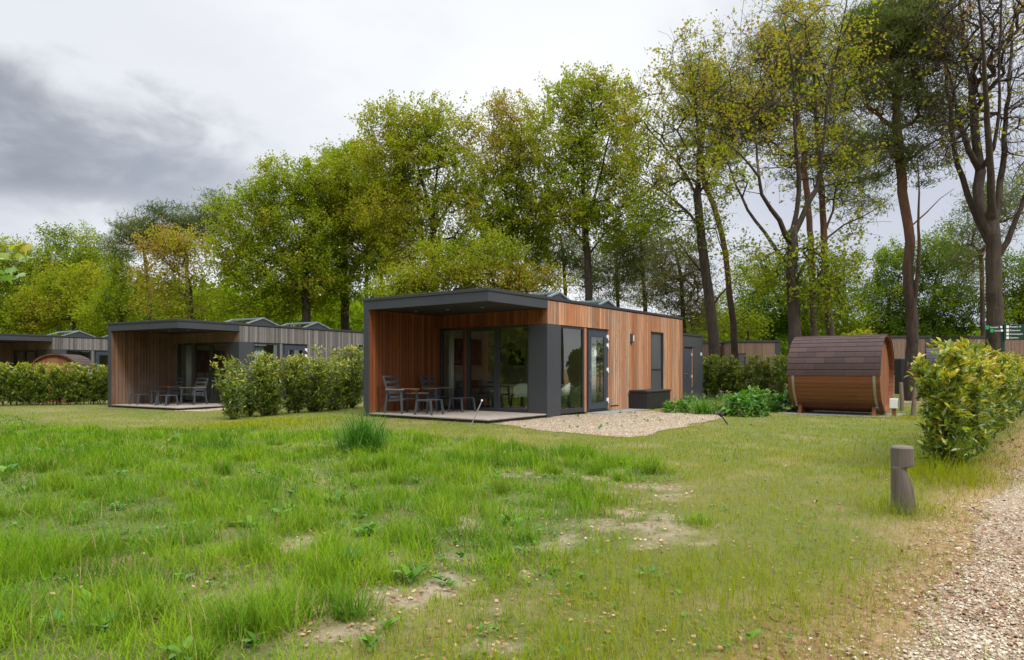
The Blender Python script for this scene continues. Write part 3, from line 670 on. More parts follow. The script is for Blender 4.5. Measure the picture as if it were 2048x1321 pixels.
# concrete step slab along the side door
mb = MB()
for k in range(4): mb.box(AW + 0.03, 4.5 + k * 0.72, -0.02, AW + 0.72, 4.5 + k * 0.72 + 0.71, 0.028)
o = mb.build('paving_slabs', M['slab'], None, 0.004); o.location = cw('main', 0, 0); o.rotation_euler = (0, 0, r1); tag(o, kind='structure')

# ------------------------------------------------------------------ inside the glass
def curtain(label, key, p, q, z0=0.12, z1=2.45):
    n = 40; P = np.array(cw(key, *p)[:2]); Q = np.array(cw(key, *q)[:2]); L = np.linalg.norm(Q - P); d = (Q - P) / L; nn = np.array((-d[1], d[0])); zb = CAB[key][2]
    V = []; F = []
    for i in range(n):
        f = i / (n - 1); w_ = 0.028 * math.sin(f * L * 48); c = P + d * L * f
        for s in (-0.004, 0.004):
            for z in (z0, z1):
                e = c + nn * (w_ + s); V.append((e[0], e[1], zb + z))
    for i in range(n - 1):
        k = i * 4; F += [(k, k + 4, k + 5, k + 1), (k + 2, k + 3, k + 7, k + 6), (k + 1, k + 5, k + 7, k + 3), (k, k + 2, k + 6, k + 4)]
    F += [(0, 1, 3, 2), (n * 4 - 4, n * 4 - 2, n * 4 - 1, n * 4 - 3)]
    mb = MB(); mb.add(V, F); o = mb.build('curtain', M['curtain'], None, 0, True); tag(o, label, 'curtain', 'white curtains behind the glass')
curtain('white curtain behind the left end of the orange-brown cabin\'s front glazing', 'main', (0.58, 2.85), (0.80, 2.85))
curtain('white curtain behind the side door of the orange-brown cabin', 'main', (4.05, 5.25), (4.05, 5.62))
curtain('white curtain behind the terrace door of the silver-grey cabin', 'grey', (0.60, 2.85), (1.05, 2.85))
curtain('white curtain gathered beside the corner panel of the silver-grey cabin', 'grey', (4.08, 3.3), (4.08, 3.9))
curtain('white curtain behind the side door of the silver-grey cabin', 'grey', (4.05, 5.3), (4.05, 5.65))
def wall_picture(label, key, p0, p1, z0, z1, mat, axis):
    root = empty('wall_picture', cw(key, p0[0], p0[1], z0), crot(key), label, 'picture')
    if axis == 'a':
        L = p1[1] - p0[1]; MB().box(0, 0, 0, 0.03, L, z1 - z0).build('frame', M['black'], root); MB().box(0.031, 0.03, 0.03, 0.036, L - 0.03, z1 - z0 - 0.03).build('print', mat, root)
    else:
        L = p1[0] - p0[0]; MB().box(0, -0.03, 0, L, 0, z1 - z0).build('frame', M['black'], root); MB().box(0.03, -0.036, 0.03, L - 0.03, -0.031, z1 - z0 - 0.03).build('print', mat, root)
wall_picture('large dark red woodland picture on the wall inside the orange-brown cabin', 'main', (0.236, 3.45), (0.236, 4.8), 1.42, 2.25, M['print'], 'a')
wall_picture('dark square screen on the back wall inside the orange-brown cabin', 'main', (0.35, 6.2), (1.0, 6.2), 1.42, 1.95, M['black'], 't')
wall_picture('dark red picture on the wall inside the silver-grey cabin', 'grey', (0.236, 3.6), (0.236, 5.0), 1.3, 2.25, M['print'], 'a')
lp = empty('floor_lamp', cw('main', 0.55, 3.15, 0.09), r1, 'floor lamp with dark red shade beside the sofa', 'lamp')
MB().tube([(0, 0, 0.03), (0, 0, 1.45)], 0.012, 8).tube([(0, 0, 0), (0, 0, 0.03)], 0.13, 20).build('stand', M['black'], lp)
MB().tube([(0, 0, 1.38), (0, 0, 1.62)], [0.20, 0.15], 20).build('shade', M['redshade'], lp)
sf = empty('sofa', cw('main', 0.30, 3.45, 0.09), r1, 'dark grey sofa under the picture inside the orange-brown cabin', 'sofa')
MB().box(0.0, 0.0, 0.12, 0.85, 2.0, 0.42).build('seat', M['greyfab'], sf, 0.05); MB().box(0.0, 0.0, 0.42, 0.22, 2.0, 0.85).build('backrest', M['greyfab'], sf, 0.06)
for y in (0.0, 1.84): MB().box(0.0, y, 0.42, 0.85, y + 0.16, 0.64).build('armrest', M['greyfab'], sf, 0.05)
MB().box(0.2, 0.35, 0.45, 0.34, 0.8, 0.85).build('cushion', M['redshade'], sf, 0.06)
for x in (0.08, 0.77):
    for y in (0.1, 1.9): MB().tube([(x, y, 0), (x, y, 0.12)], 0.02, 8).build('leg', M['black'], sf)
def dining_chair(label, a, t_, rz):
    root = empty('dining_chair', cw('main', a, t_, 0.09), r1 + rz, label, 'chair', 'pale shell dining chairs')
    V = []; F = []; n = 17; rows = [(0.40, 0.0), (0.46, 0.9), (0.62, 1.0), (0.80, 0.97)]
    for i, (z, s) in enumerate(rows):
        for k in range(n):
            th = math.pi * (0.0 + k / (n - 1)) + math.pi / 2
            h = z if i < 2 else z - (0.16 if i == 3 else 0.03) * (abs(k - 8) / 8.0) ** 2
            V.append((0.27 * max(s, 0.05) * math.cos(th) * 1.0, 0.29 * max(s, 0.05) * math.sin(th), h))
    for i in range(len(rows) - 1):
        for k in range(n - 1): F.append((i * n + k, i * n + k + 1, (i + 1) * n + k + 1, (i + 1) * n + k))
    mb = MB().add(V, F); mb.box(0.0, -0.26, 0.42, 0.24, 0.26, 0.46)
    s = mb.build('shell', M['palefab'], root, 0, True); sm = s.modifiers.new('thick', 'SOLIDIFY'); sm.thickness = 0.02
    for sx in (-1, 1):
        for sy in (-1, 1): MB().bar((sx * 0.24, sy * 0.24, 0), (sx * 0.12, sy * 0.14, 0.42), 0.025, 0.025).build('leg', M['black'], root)
dining_chair('pale shell dining chair inside, behind the pane next to the corner panel', 3.05, 3.25, R(-60))
dining_chair('pale shell dining chair inside, behind the side window', 3.75, 4.15, R(-150))
tb = empty('dining_table', cw('main', 2.9, 4.6, 0.09), r1, 'oak dining table inside the orange-brown cabin', 'table')
MB().box(-0.7, -0.45, 0.70, 0.7, 0.45, 0.735).build('table_top', M['tabletop'], tb, 0.005)
for sx in (-1, 1):
    for sy in (-1, 1): MB().bar((sx * 0.62, sy * 0.38, 0), (sx * 0.6, sy * 0.36, 0.70), 0.05, 0.05).build('leg', M['black'], tb)

# ------------------------------------------------------------------ barrel saunas
def barrel(label, loc, rz, L=2.36, Rr=1.07, full=True, roof_m='shingle'):
    root = empty('barrel_sauna', loc, rz, label, 'sauna', 'barrel saunas with shingled tops'); zc = 0.075 + Rr
    prof = lambda th, r: (r * math.sin(th) * 1.0, zc + r * math.cos(th) * (1.03 if math.cos(th) > 0 else 1.0))     # th from the top
    mb = MB(); n = 52
    for k in range(n):
        t0 = 2 * math.pi * k / n; t1 = 2 * math.pi * (k + 1) / n - 0.006
        pts = [prof(t0, Rr), prof((t0 + t1) / 2, Rr + 0.002), prof(t1, Rr), prof(t1, Rr - 0.045), prof((t0 + t1) / 2, Rr - 0.045), prof(t0, Rr - 0.045)]
        mb.prism(pts, 0, -L / 2, L / 2, random.random())
    mb.build('barrel', M['stave'], root)
    for sx in (-1, 1):
        mb = MB(); u = -Rr + 0.05
        while u < Rr - 0.06:
            u1 = min(u + 0.092, Rr - 0.05); hh = lambda q, sg: (zc + sg * (1.03 if sg > 0 else 1.0) * math.sqrt(max(0, (Rr - 0.048) ** 2 - q * q)))
            x0 = sx * (L / 2 - 0.12); x1 = sx * (L / 2 - 0.15)
            mb.prism([(u, hh(u, -1)), (u1 - 0.004, hh(u1, -1)), (u1 - 0.004, hh(u1, 1)), (u, hh(u, 1))], 0, min(x0, x1), max(x0, x1), random.random()); u = u1
        mb.build('end_wall', M['endboard'], root)
    mb = MB(); rows = 11; dth = 0.158
    for sg in (-1, 1):
        for r in range(rows):
            ta = sg * (math.pi / 2 + 0.03 - r * dth); tb_ = sg * (math.pi / 2 + 0.03 - (r + 1) * dth - 0.03)
            if sg * ta < 0.0: continue
            if sg * tb_ < 0: tb_ = 0
            x = -L / 2 - 0.02 - (0.25 if r % 2 else 0.0)
            while x < L / 2 + 0.02:
                xa = max(x, -L / 2 - 0.02); xb = min(x + random.uniform(0.44, 0.52), L / 2 + 0.02); x = x + 0.5
                if xb - xa < 0.02: continue
                xb = min(xa + (xb - xa), L / 2 + 0.02) if x >= L / 2 else min(x - 0.006, L / 2 + 0.02)
                pl = [prof(ta, Rr + 0.022), prof((ta + tb_) / 2, Rr + 0.017), prof(tb_, Rr + 0.010), prof(tb_, Rr + 0.003), prof((ta + tb_) / 2, Rr + 0.004), prof(ta, Rr + 0.010)]
                mb.prism(pl, 0, xa, xb, random.random())
    mb.build('shingle_roof', M[roof_m], root)
    if not full: return root
    for sx in (-1, 1):
        mb = MB(); xh = sx * (L / 2 - 0.14); N = 40; t0 = math.pi / 2 + 0.02; pr = []
        for k in range(N + 1): pr.append(prof(t0 + (2 * math.pi - 2 * t0) * k / N, Rr + 0.006))
        for k in range(N):
            a, b_ = pr[k], pr[k + 1]; c = prof(t0 + (2 * math.pi - 2 * t0) * (k + 1) / N, Rr + 0.012); d = prof(t0 + (2 * math.pi - 2 * t0) * k / N, Rr + 0.012)
            mb.prism([a, b_, c, d], 0, xh - 0.035, xh + 0.035)
        h = mb.build('hoop', M['hoop'], root)
        for ys in (-1, 1):
            th = math.pi - 0.62
            p = prof(ys * th, Rr + 0.03); q = prof(ys * (th - 0.10), Rr + 0.03)
            MB().tube([(xh, p[0], p[1]), (xh, q[0], q[1])], 0.013, 8).box(xh - 0.03, p[0] - 0.02, p[1] - 0.02, xh + 0.03, p[0] + 0.02, p[1] + 0.02).build('tensioner', M['metal'], h)
        xc = sx * (L / 2 - 0.22)
        arc = [prof(math.pi + 0.62 * (1 - 2 * k / 12), Rr + 0.002) for k in range(13)]
        MB().prism([(-0.70, -0.02), (0.70, -0.02)] + [(arc[12 - k][0] if False else -arc[12 - k][0] * -1, arc[12 - k][1]) for k in range(13)][::-1] if False else
                   [(-0.72, -0.03), (0.72, -0.03)] + sorted([(p[0], p[1]) for p in arc], key=lambda p: -p[0]), 0, xc - 0.045, xc + 0.045, 0.3).build('cradle', M['endboard'], root)
    return root
SA = R(-38); send = np.array((10.42, 18.95)); sax = np.array((math.cos(SA), math.sin(SA))); sc_ = send - sax * 1.18
barrel('barrel sauna with brown shingle top standing on the lawn beside the big hedge', (sc_[0], sc_[1], 0.0), SA)
p = W(128, 710, 30.6); barrel('barrel sauna peeking over the clipped hedge at the left', (p[0], 30.6, -0.3), R(-75), full=True)
p = W(1900, 694, 31); barrel('barrel sauna with grey roof hidden behind the big hedge', (p[0] + 0.3, 31, 0), R(-30), full=False, roof_m='roofing')
o = MB().box(-1.5, -1.0, -0.05, 1.5, 1.0, 0.02).build('concrete_pad', M['slab'], None, 0.01); o.location = (sc_[0], sc_[1], 0.0); o.rotation_euler = (0, 0, SA); tag(o, kind='structure')
# socket box on its short post
x, y = (1788 - 1024) / PXF * 18.3, 18.3
pb = empty('socket_post', (x, y, 0), R(-35), 'white and green outdoor socket box on a short post by the sauna', 'socket box')
MB().box(-0.05, -0.03, -0.05, 0.05, 0.05, 0.28, 0.3).build('post', M['endboard'], pb); bx = MB().box(-0.10, -0.09, 0.24, 0.09, 0.06, 0.50).build('box', M['white'], pb, 0.015)
MB().box(0.092, -0.075, 0.29, 0.105, 0.04, 0.45).build('socket_flap', M['socketgreen'], bx, 0.004)
def rough_post(label, px, py, h, lean, Y=None):
    x, y = G(px, py); o = empty('fence_post', (x, y, 0), 0, label, 'post', 'rough wooden stakes behind the sauna')
    MB().tube([(0, 0, -0.1), (lean * 0.4, 0, h * 0.4), (lean, 0.02, h), (lean, 0.02, h + 0.012)], [0.062, 0.06, 0.055, 0.03], 9, 0.4).build('stake', M['stick'], o, 0, False)
rough_post('rough upright stake touching the right side of the brown sauna', 1804, 822, 0.86, -0.02)
rough_post('rough leaning stake between the brown sauna and the big hedge', 1825, 832, 0.88, 0.10)

# ------------------------------------------------------------------ bollard at the road edge
x, y = G(1804, 1027); zb = gz1(x, y)
pb = empty('wooden_bollard', (x, y, zb), R(-29), 'grey weathered wooden bollard with a notched side, beside the gravel road', 'bollard')
rg = [(-.12, -.088, .10), (0, -.088, .104), (.12, -.089, .096), (.22, -.09, .08), (.33, -.09, .055), (.40, -.09, .036), (.412, -.09, .038), (.428, -.09, .086), (.445, -.09, .093), (.59, -.091, .094), (.605, -.078, .080), (.613, -.03, .035)]
vs = [((a + b_) / 2 + (b_ - a) / 2 * math.copysign(abs(math.cos(q)) ** 0.75, math.cos(q)), 0.09 * math.copysign(abs(math.sin(q)) ** 0.75, math.sin(q)) * (1 if z < .6 else (b_ - a) / .185), z) for z, a, b_ in rg for q in [2 * math.pi * k / 24 + 0.01 for k in range(24)]]
fs = [(i * 24 + k, i * 24 + (k + 1) % 24, (i + 1) * 24 + (k + 1) % 24, (i + 1) * 24 + k) for i in range(len(rg) - 1) for k in range(24)] + [tuple(range(24))[::-1], tuple((len(rg) - 1) * 24 + k for k in range(24))]
MB().add(vs, fs, 0.42).build('post', M['oldwood'], pb, 0, False)
MB().prism([(0.112, 0.0), (0.104, 0.13), (0.09, 0.23), (0.062, 0.34), (0.078, 0.235), (0.094, 0.13), (0.102, 0.0)], 1, -0.03, 0.03, 0.98).build('split_edge', M['oldwood'], pb)

# ------------------------------------------------------------------ lawn stakes
x, y = G(939, 857); z = gz1(x, y)
o = empty('garden_stake', (x, y, z), 0, 'thin grey metal stake with a white ball top leaning in the lawn', 'stake')
p1 = (0.27, 0.02, 0.60); MB().tube([(-0.03, 0, -0.08), p1], 0.011, 8).build('rod', M['metal'], o); MB().tube([(0.26, 0.02, 0.585), (0.272, 0.02, 0.61), (0.279, 0.02, 0.625)], [0.016, 0.024, 0.012], 10).build('cap', M['white'], o, 0, True)
x, y = G(1457, 850)
o = empty('garden_spotlight', (x, y, 0), 0, 'small black garden spotlight on a leaning spike by the flower bed', 'garden light')
MB().tube([(0.02, 0, -0.05), (-0.17, 0, 0.22)], 0.016, 8).build('spike', M['black'], o); MB().tube([(-0.16, 0, 0.20), (-0.235, -0.03, 0.285)], [0.035, 0.042], 12).build('lamp_head', M['black'], o)

# ------------------------------------------------------------------ far cabins across the road
def far_cabin(label, px0, px1, Y, rz, h=3.2, depth=6, win=(), dark_l=0.0, dark_r=0.25, z0=0.0):
    x0 = (px0 - 1024) / PXF * Y; x1 = (px1 - 1024) / PXF * Y; L = (x1 - x0) / math.cos(rz)
    root = empty('holiday_cabin', (x0, Y, z0), rz, label, 'cabin', 'timber clad cabins with dark flat roofs')
    MB().box(0.02, 0.02, -0.2, L - 0.02, depth, h - 0.1).build('wall', M['soffit'], root)
    holes = [(a, b_, c, d) for a, b_, c, d in win]
    mb = boards(MB(), dark_l, L - dark_r, 0.02, h - 0.12, 0.02, 't', -1, 0.10, 0.16, holes=holes); boards(mb, 0.0, depth, 0.02, h - 0.12, 0.02, 'a', -1, 0.1, 0.16); mb.build('cladding', M['far_timber'], root)
    MB().box(L - dark_r + 0.004, -0.02, -0.1, L + 0.01, 0.3, h - 0.12).build('corner_panel', M['panel'], root)
    if dark_l: MB().box(-0.012, -0.02, -0.1, dark_l - 0.004, 0.019, h - 0.12).build('corner_panel', M['panel'], root)
    rf = MB().box(-0.04, -0.05, h - 0.118, L + 0.04, depth + 0.05, h).build('roof', M['trim'], root)
    for a, b_, c, d in holes:
        f = frame_rect(MB(), a, b_, c, d, 0.06, -0.004, 0.018, 't').build('window', M['frame'], root); MB().box(a + 0.06, 0.006, c + 0.06, b_ - 0.06, 0.014, d - 0.06).build('pane', M['screen'], f)
    return root
far_cabin('brown timber cabin far behind the brown sauna\'s left shoulder, with dark corner strips', 1466, 1558, 42, R(-4), 3.05, 5, [(0.15, 0.75, 0.2, 2.25)], 0.12, 0.3)
far_cabin('narrow brown gable of a cabin, seen past the orange-brown cabin\'s store room', 1436, 1462, 44.5, R(18), 3.1, 3, [(0.25, 0.5, 1.2, 2.2)], 0.0, 0.05)
far_cabin('brown timber cabin behind the double pine trunk, right of the brown sauna', 1778, 1864, 37, R(3), 3.1, 6, [], 0.0, 0.32)
far_cabin('brown timber cabin at the right edge behind the signpost, with a small dark window', 1940, 2110, 36, R(6), 3.05, 6, [(2.62, 2.85, 1.0, 1.85)], 0.0, 0.2)
x, y = G(1809, 775); p = W(1809, 722, 35); o = empty('waste_bin', (p[0], 35, 0), 0, 'dark square bin before the cabin by the pine trunk', 'bin')
MB().box(-0.35, -0.3, 0, 0.35, 0.3, 1.75).build('body', M['black'], o, 0.02); MB().box(-0.37, -0.32, 1.755, 0.37, 0.32, 1.83).build('lid', M['charcoal'], o, 0.02)
o = empty('bike_shelter', ((1972 - 1024) / PXF * 27, 27, 0), R(4), 'low metal-edged shelter behind the big hedge below the signpost', 'shelter')
MB().box(0, 0, 1.90, 0.76, 1.2, 1.94).build('roof', M['ledge'], o, 0.004); MB().box(0.03, 0.05, 1.70, 0.73, 1.15, 1.895).build('wall', M['black'], o)
for xx in (0.06, 0.70):
    for yy in (0.1, 1.1): MB().tube([(xx, yy, -0.05), (xx, yy, 1.70)], 0.03, 8).build('post', M['charcoal'], o)

# ------------------------------------------------------------------ signpost
def text_part(parent, s, size, loc, mat, rot):
    cu = bpy.data.curves.new('txt', 'FONT'); cu.body = s; cu.size = size; cu.extrude = 0.002
    to = bpy.data.objects.new('txt', cu); COL.objects.link(to); bpy.context.view_layer.update()
    me = bpy.data.meshes.new_from_object(to.evaluated_get(bpy.context.evaluated_depsgraph_get()))
    bpy.data.objects.remove(to); bpy.data.curves.remove(cu)
    o = link('lettering', me, mat, parent); o.location = loc; o.rotation_euler = rot; return o
YS = 19.0; x = (2005.5 - 1024) / PXF * YS; U = YS / PXF
sg = empty('signpost', (x, YS, 0), R(-6), 'dark green signpost with white lettering rising behind the big hedge', 'signpost')
zt = EYE + (HOR - 650) * U
MB().box(-0.04, -0.03, -0.1, 0.04, 0.03, zt + 0.02).build('pole', M['signgreen'], sg, 0.005)
bd = MB().box(0.0, -0.062, zt - 31 * U, 0.85, -0.034, zt).build('board', M['signgreen'], sg, 0.004)
for k, s in enumerate(('Receptie 16', 'Restaurant', 'Animatieplein', 'Speeltuin')):
    zz = zt - (6.2 + 7.3 * k) * U
    MB().box(0.055, -0.066, zz - 0.008, 0.125, -0.063, zz + 0.062).build('icon', M['white'], bd)
    text_part(bd, s, 0.062, (0.145, -0.063, zz + 0.008), M['white'], (R(90), 0, 0))
for (zo, x0, x1, ic, s) in ((2.5, -0.40, -0.02, -0.47, 'Zwembad'), (9.5, -0.28, -0.005, -0.385, 'Sanitair')):
    zz = zt - (zo + 5) * U
    ar = MB().box(x0, -0.066, zz - 0.005, x1 - 0.02, -0.036, zz + 0.075).build('finger_board', M['signgreen'], sg, 0.003)
    MB().box(x0 - 0.075, -0.068, zz - 0.012 + (0.0 if zo > 5 else -0.01), x0 - 0.003, -0.038, zz + 0.085).build('arrow_plate', M['green'], ar, 0.003)
    MB().box(x1 - 0.085, -0.070, zz + 0.008, x1 - 0.03, -0.067, zz + 0.065).build('icon', M['white'], ar)
    text_part(ar, s, 0.055, (x0 + 0.02, -0.067, zz + 0.015), M['white'], (R(90), 0, 0))

# ------------------------------------------------------------------ trees
LEAFQ = (np.array([(0, 0, 0), (-0.42, 0.45, 0.08), (0, 1, 0), (0.42, 0.45, 0.08)]), [np.array([(0, 1, 2, 3)])])
NEED = (np.array([(-0.075, 0, 0), (0.075, 0, 0), (0, 1, 0)]), [np.array([(0, 1, 2)])])
LAUR = (np.array([(0, 0, 0), (-0.15, 0.35, 0.05), (-0.13, 0.68, 0.03), (0, 1.0, -0.10), (0.13, 0.68, 0.03), (0.15, 0.35, 0.05), (0, 0.5, -0.02)]),
        [np.array([(0, 6, 1, 1), (0, 5, 6, 6)])[:, :3], np.array([(1, 6, 3, 2), (6, 5, 4, 3)])])
class Skel:
    """tree skeleton: nodes with parents; twigs are grown towards points in the crown"""
    def __init__(s, cap=9000):
        s.P = np.zeros((cap, 3)); s.par = np.full(cap, -1, int); s.rs = np.zeros(cap); s.ok = np.zeros(cap, bool); s.n = 0; s.d = np.zeros((cap, 3))
    def add(s, p, par, r=0.0, ok=True):
        i = s.n; s.P[i] = p; s.par[i] = par; s.rs[i] = r; s.ok[i] = ok
        s.d[i] = (s.P[i] - s.P[par]) / (np.linalg.norm(s.P[i] - s.P[par]) + 1e-9) if par >= 0 else (0, 0, 1)
        s.n += 1; return i
    def limb(s, pts, r0, r1, start=None, ok_from=0.0, step=0.45, jit=0.03):
        pts = np.array(pts, float); seg = np.linalg.norm(np.diff(pts, axis=0), axis=1); tot = seg.sum(); cum = np.concatenate([[0], np.cumsum(seg)])
        if start is None: prev = -1
        else: prev = int(np.argmin(np.linalg.norm(s.P[:s.n] - pts[0], axis=1)))
        m = max(2, int(tot / step))
        for k in range(0 if start is None else 1, m + 1):
            f = k / m; q = np.array([np.interp(f * tot, cum, pts[:, j]) for j in range(3)])
            if 0 < k: q = q + RNG.normal(size=3) * jit
            prev = s.add(q, prev, r0 + (r1 - r0) * f, f >= ok_from)
        return prev
    def grow(s, A, step=0.55, up=0.5, sag=0.0):
        ends = []
        for q in A:
            n = s.n
            if n > len(s.P) - 60: break
            df = q - s.P[:n]; d = np.linalg.norm(df, axis=1) + 1e-9
            cosb = np.einsum('ij,ij->i', df, s.d[:n]) / d
            cost = d * (1.25 - 0.35 * cosb) + up * np.maximum(0, s.P[:n, 2] - q[2]) + np.where(s.ok[:n], 0, 1e6)
            i = int(np.argmin(cost)); D = d[i]; m = max(1, int(D / step)); p0 = s.P[i]; c1 = p0 + s.d[i] * D * 0.35 + np.array((0, 0, 0.06 * D))
            prev = i
            for k in range(1, m + 1):
                f = k / m; pt = (1 - f) ** 2 * p0 + 2 * f * (1 - f) * c1 + f * f * q
                if k < m: pt = pt + RNG.normal(size=3) * 0.05 * min(D, 1.5)
                pt[2] -= sag * f * (1 - f) * D
                prev = s.add(pt, prev)
            ends.append(prev)
        return ends
    def twigs(s, ends, k, L, up=0.3):
        out = []
        for e in ends:
            for _ in range(k):
                if s.n > len(s.P) - 4: return out
                v = RNG.normal(size=3) * 0.75 + s.d[e] * 0.8 + np.array((0, 0, up)); v /= np.linalg.norm(v)
                a = s.add(s.P[e] + v * L * RNG.uniform(0.35, 0.6), e); v2 = v + RNG.normal(size=3) * 0.35; v2 /= np.linalg.norm(v2)
                out.append(s.add(s.P[a] + v2 * L * RNG.uniform(0.3, 0.6), a))
        return out
    def mesh(s, tip=0.007, ex=2.3, smooth=True):
        n = s.n; P = s.P[:n]; par = s.par[:n]; acc = np.zeros(n); r = np.zeros(n); cnt = np.zeros(n, int); best = np.full(n, -1)
        for i in range(n - 1, -1, -1):
            r[i] = acc[i] ** (1 / ex) if acc[i] > 0 else tip
            if par[i] >= 0: acc[par[i]] += r[i] ** ex
        r = np.maximum(r, s.rs[:n])
        rb = np.zeros(n)
        for i in range(n):
            p = par[i]
            if p >= 0 and r[i] > rb[p]: rb[p] = r[i]; best[p] = i
        E = np.where(par >= 0)[0]; p = par[E]; ed = P[E] - P[p]; ed /= np.linalg.norm(ed, axis=1, keepdims=True) + 1e-9
        nd = s.d[:n].copy(); bi = best >= 0
        nd[bi] = s.d[:n][bi] + s.d[best[bi]]; nd /= np.linalg.norm(nd, axis=1, keepdims=True) + 1e-9
        main = best[p] == E
        d0 = np.where(main[:, None], nd[p], ed); r0 = np.where(main, r[p], np.minimum(r[p], r[E] * 1.25)); d1 = nd[E]; r1 = r[E]
        ref = np.array((0.28, 0.91, -0.30))
        Vs = []; Fs = []; off = 0
        for lo, hi, ns in ((0, 0.02, 3), (0.02, 0.07, 5), (0.07, 9, 10)):
            mk = (r1 >= lo) & (r1 < hi)
            if not mk.any(): continue
            rings = []
            for c, d, rr in ((P[p[mk]], d0[mk], r0[mk]), (P[E[mk]], d1[mk], r1[mk])):
                x = np.cross(d, ref); x /= np.linalg.norm(x, axis=1, keepdims=True) + 1e-9; y = np.cross(d, x)
                an = np.arange(ns) * 2 * np.pi / ns
                rings.append(c[:, None] + rr[:, None, None] * (np.cos(an)[None, :, None] * x[:, None] + np.sin(an)[None, :, None] * y[:, None]))
            m = mk.sum(); v = np.concatenate(rings, axis=1).reshape(-1, 3); k = np.arange(ns); k2 = (k + 1) % ns
            f = np.stack([k, k2, k2 + ns, k + ns], 1)[None] + (np.arange(m) * 2 * ns)[:, None, None] + off
            Vs.append(v); Fs.append(f.reshape(-1, 4)); off += len(v)
        return np.concatenate(Vs), Fs, r
def ell_points(c, rad, n, hollow=0.35):
    v = RNG.normal(size=(n, 3)); v /= np.linalg.norm(v, axis=1, keepdims=True)
    u = (hollow ** 3 + (1 - hollow ** 3) * RNG.random(n)) ** (1 / 3)
    return c + v * rad * u[:, None]
def leaves_at(pts, per, spread, size, colr, needle=False, flat=0.5):
    n = len(pts) * per
    ctr = np.repeat(pts, per, axis=0) + RNG.normal(size=(n, 3)) * spread
    v = RNG.normal(size=(n, 3)); v[:, 2] -= 0.25
    roll = RNG.normal(size=(n, 3)) * 0.8 + np.array((0, 0, flat))
    s = size * RNG.uniform(0.55, 1.35, n)
    return ctr, rots(n, v, roll), s
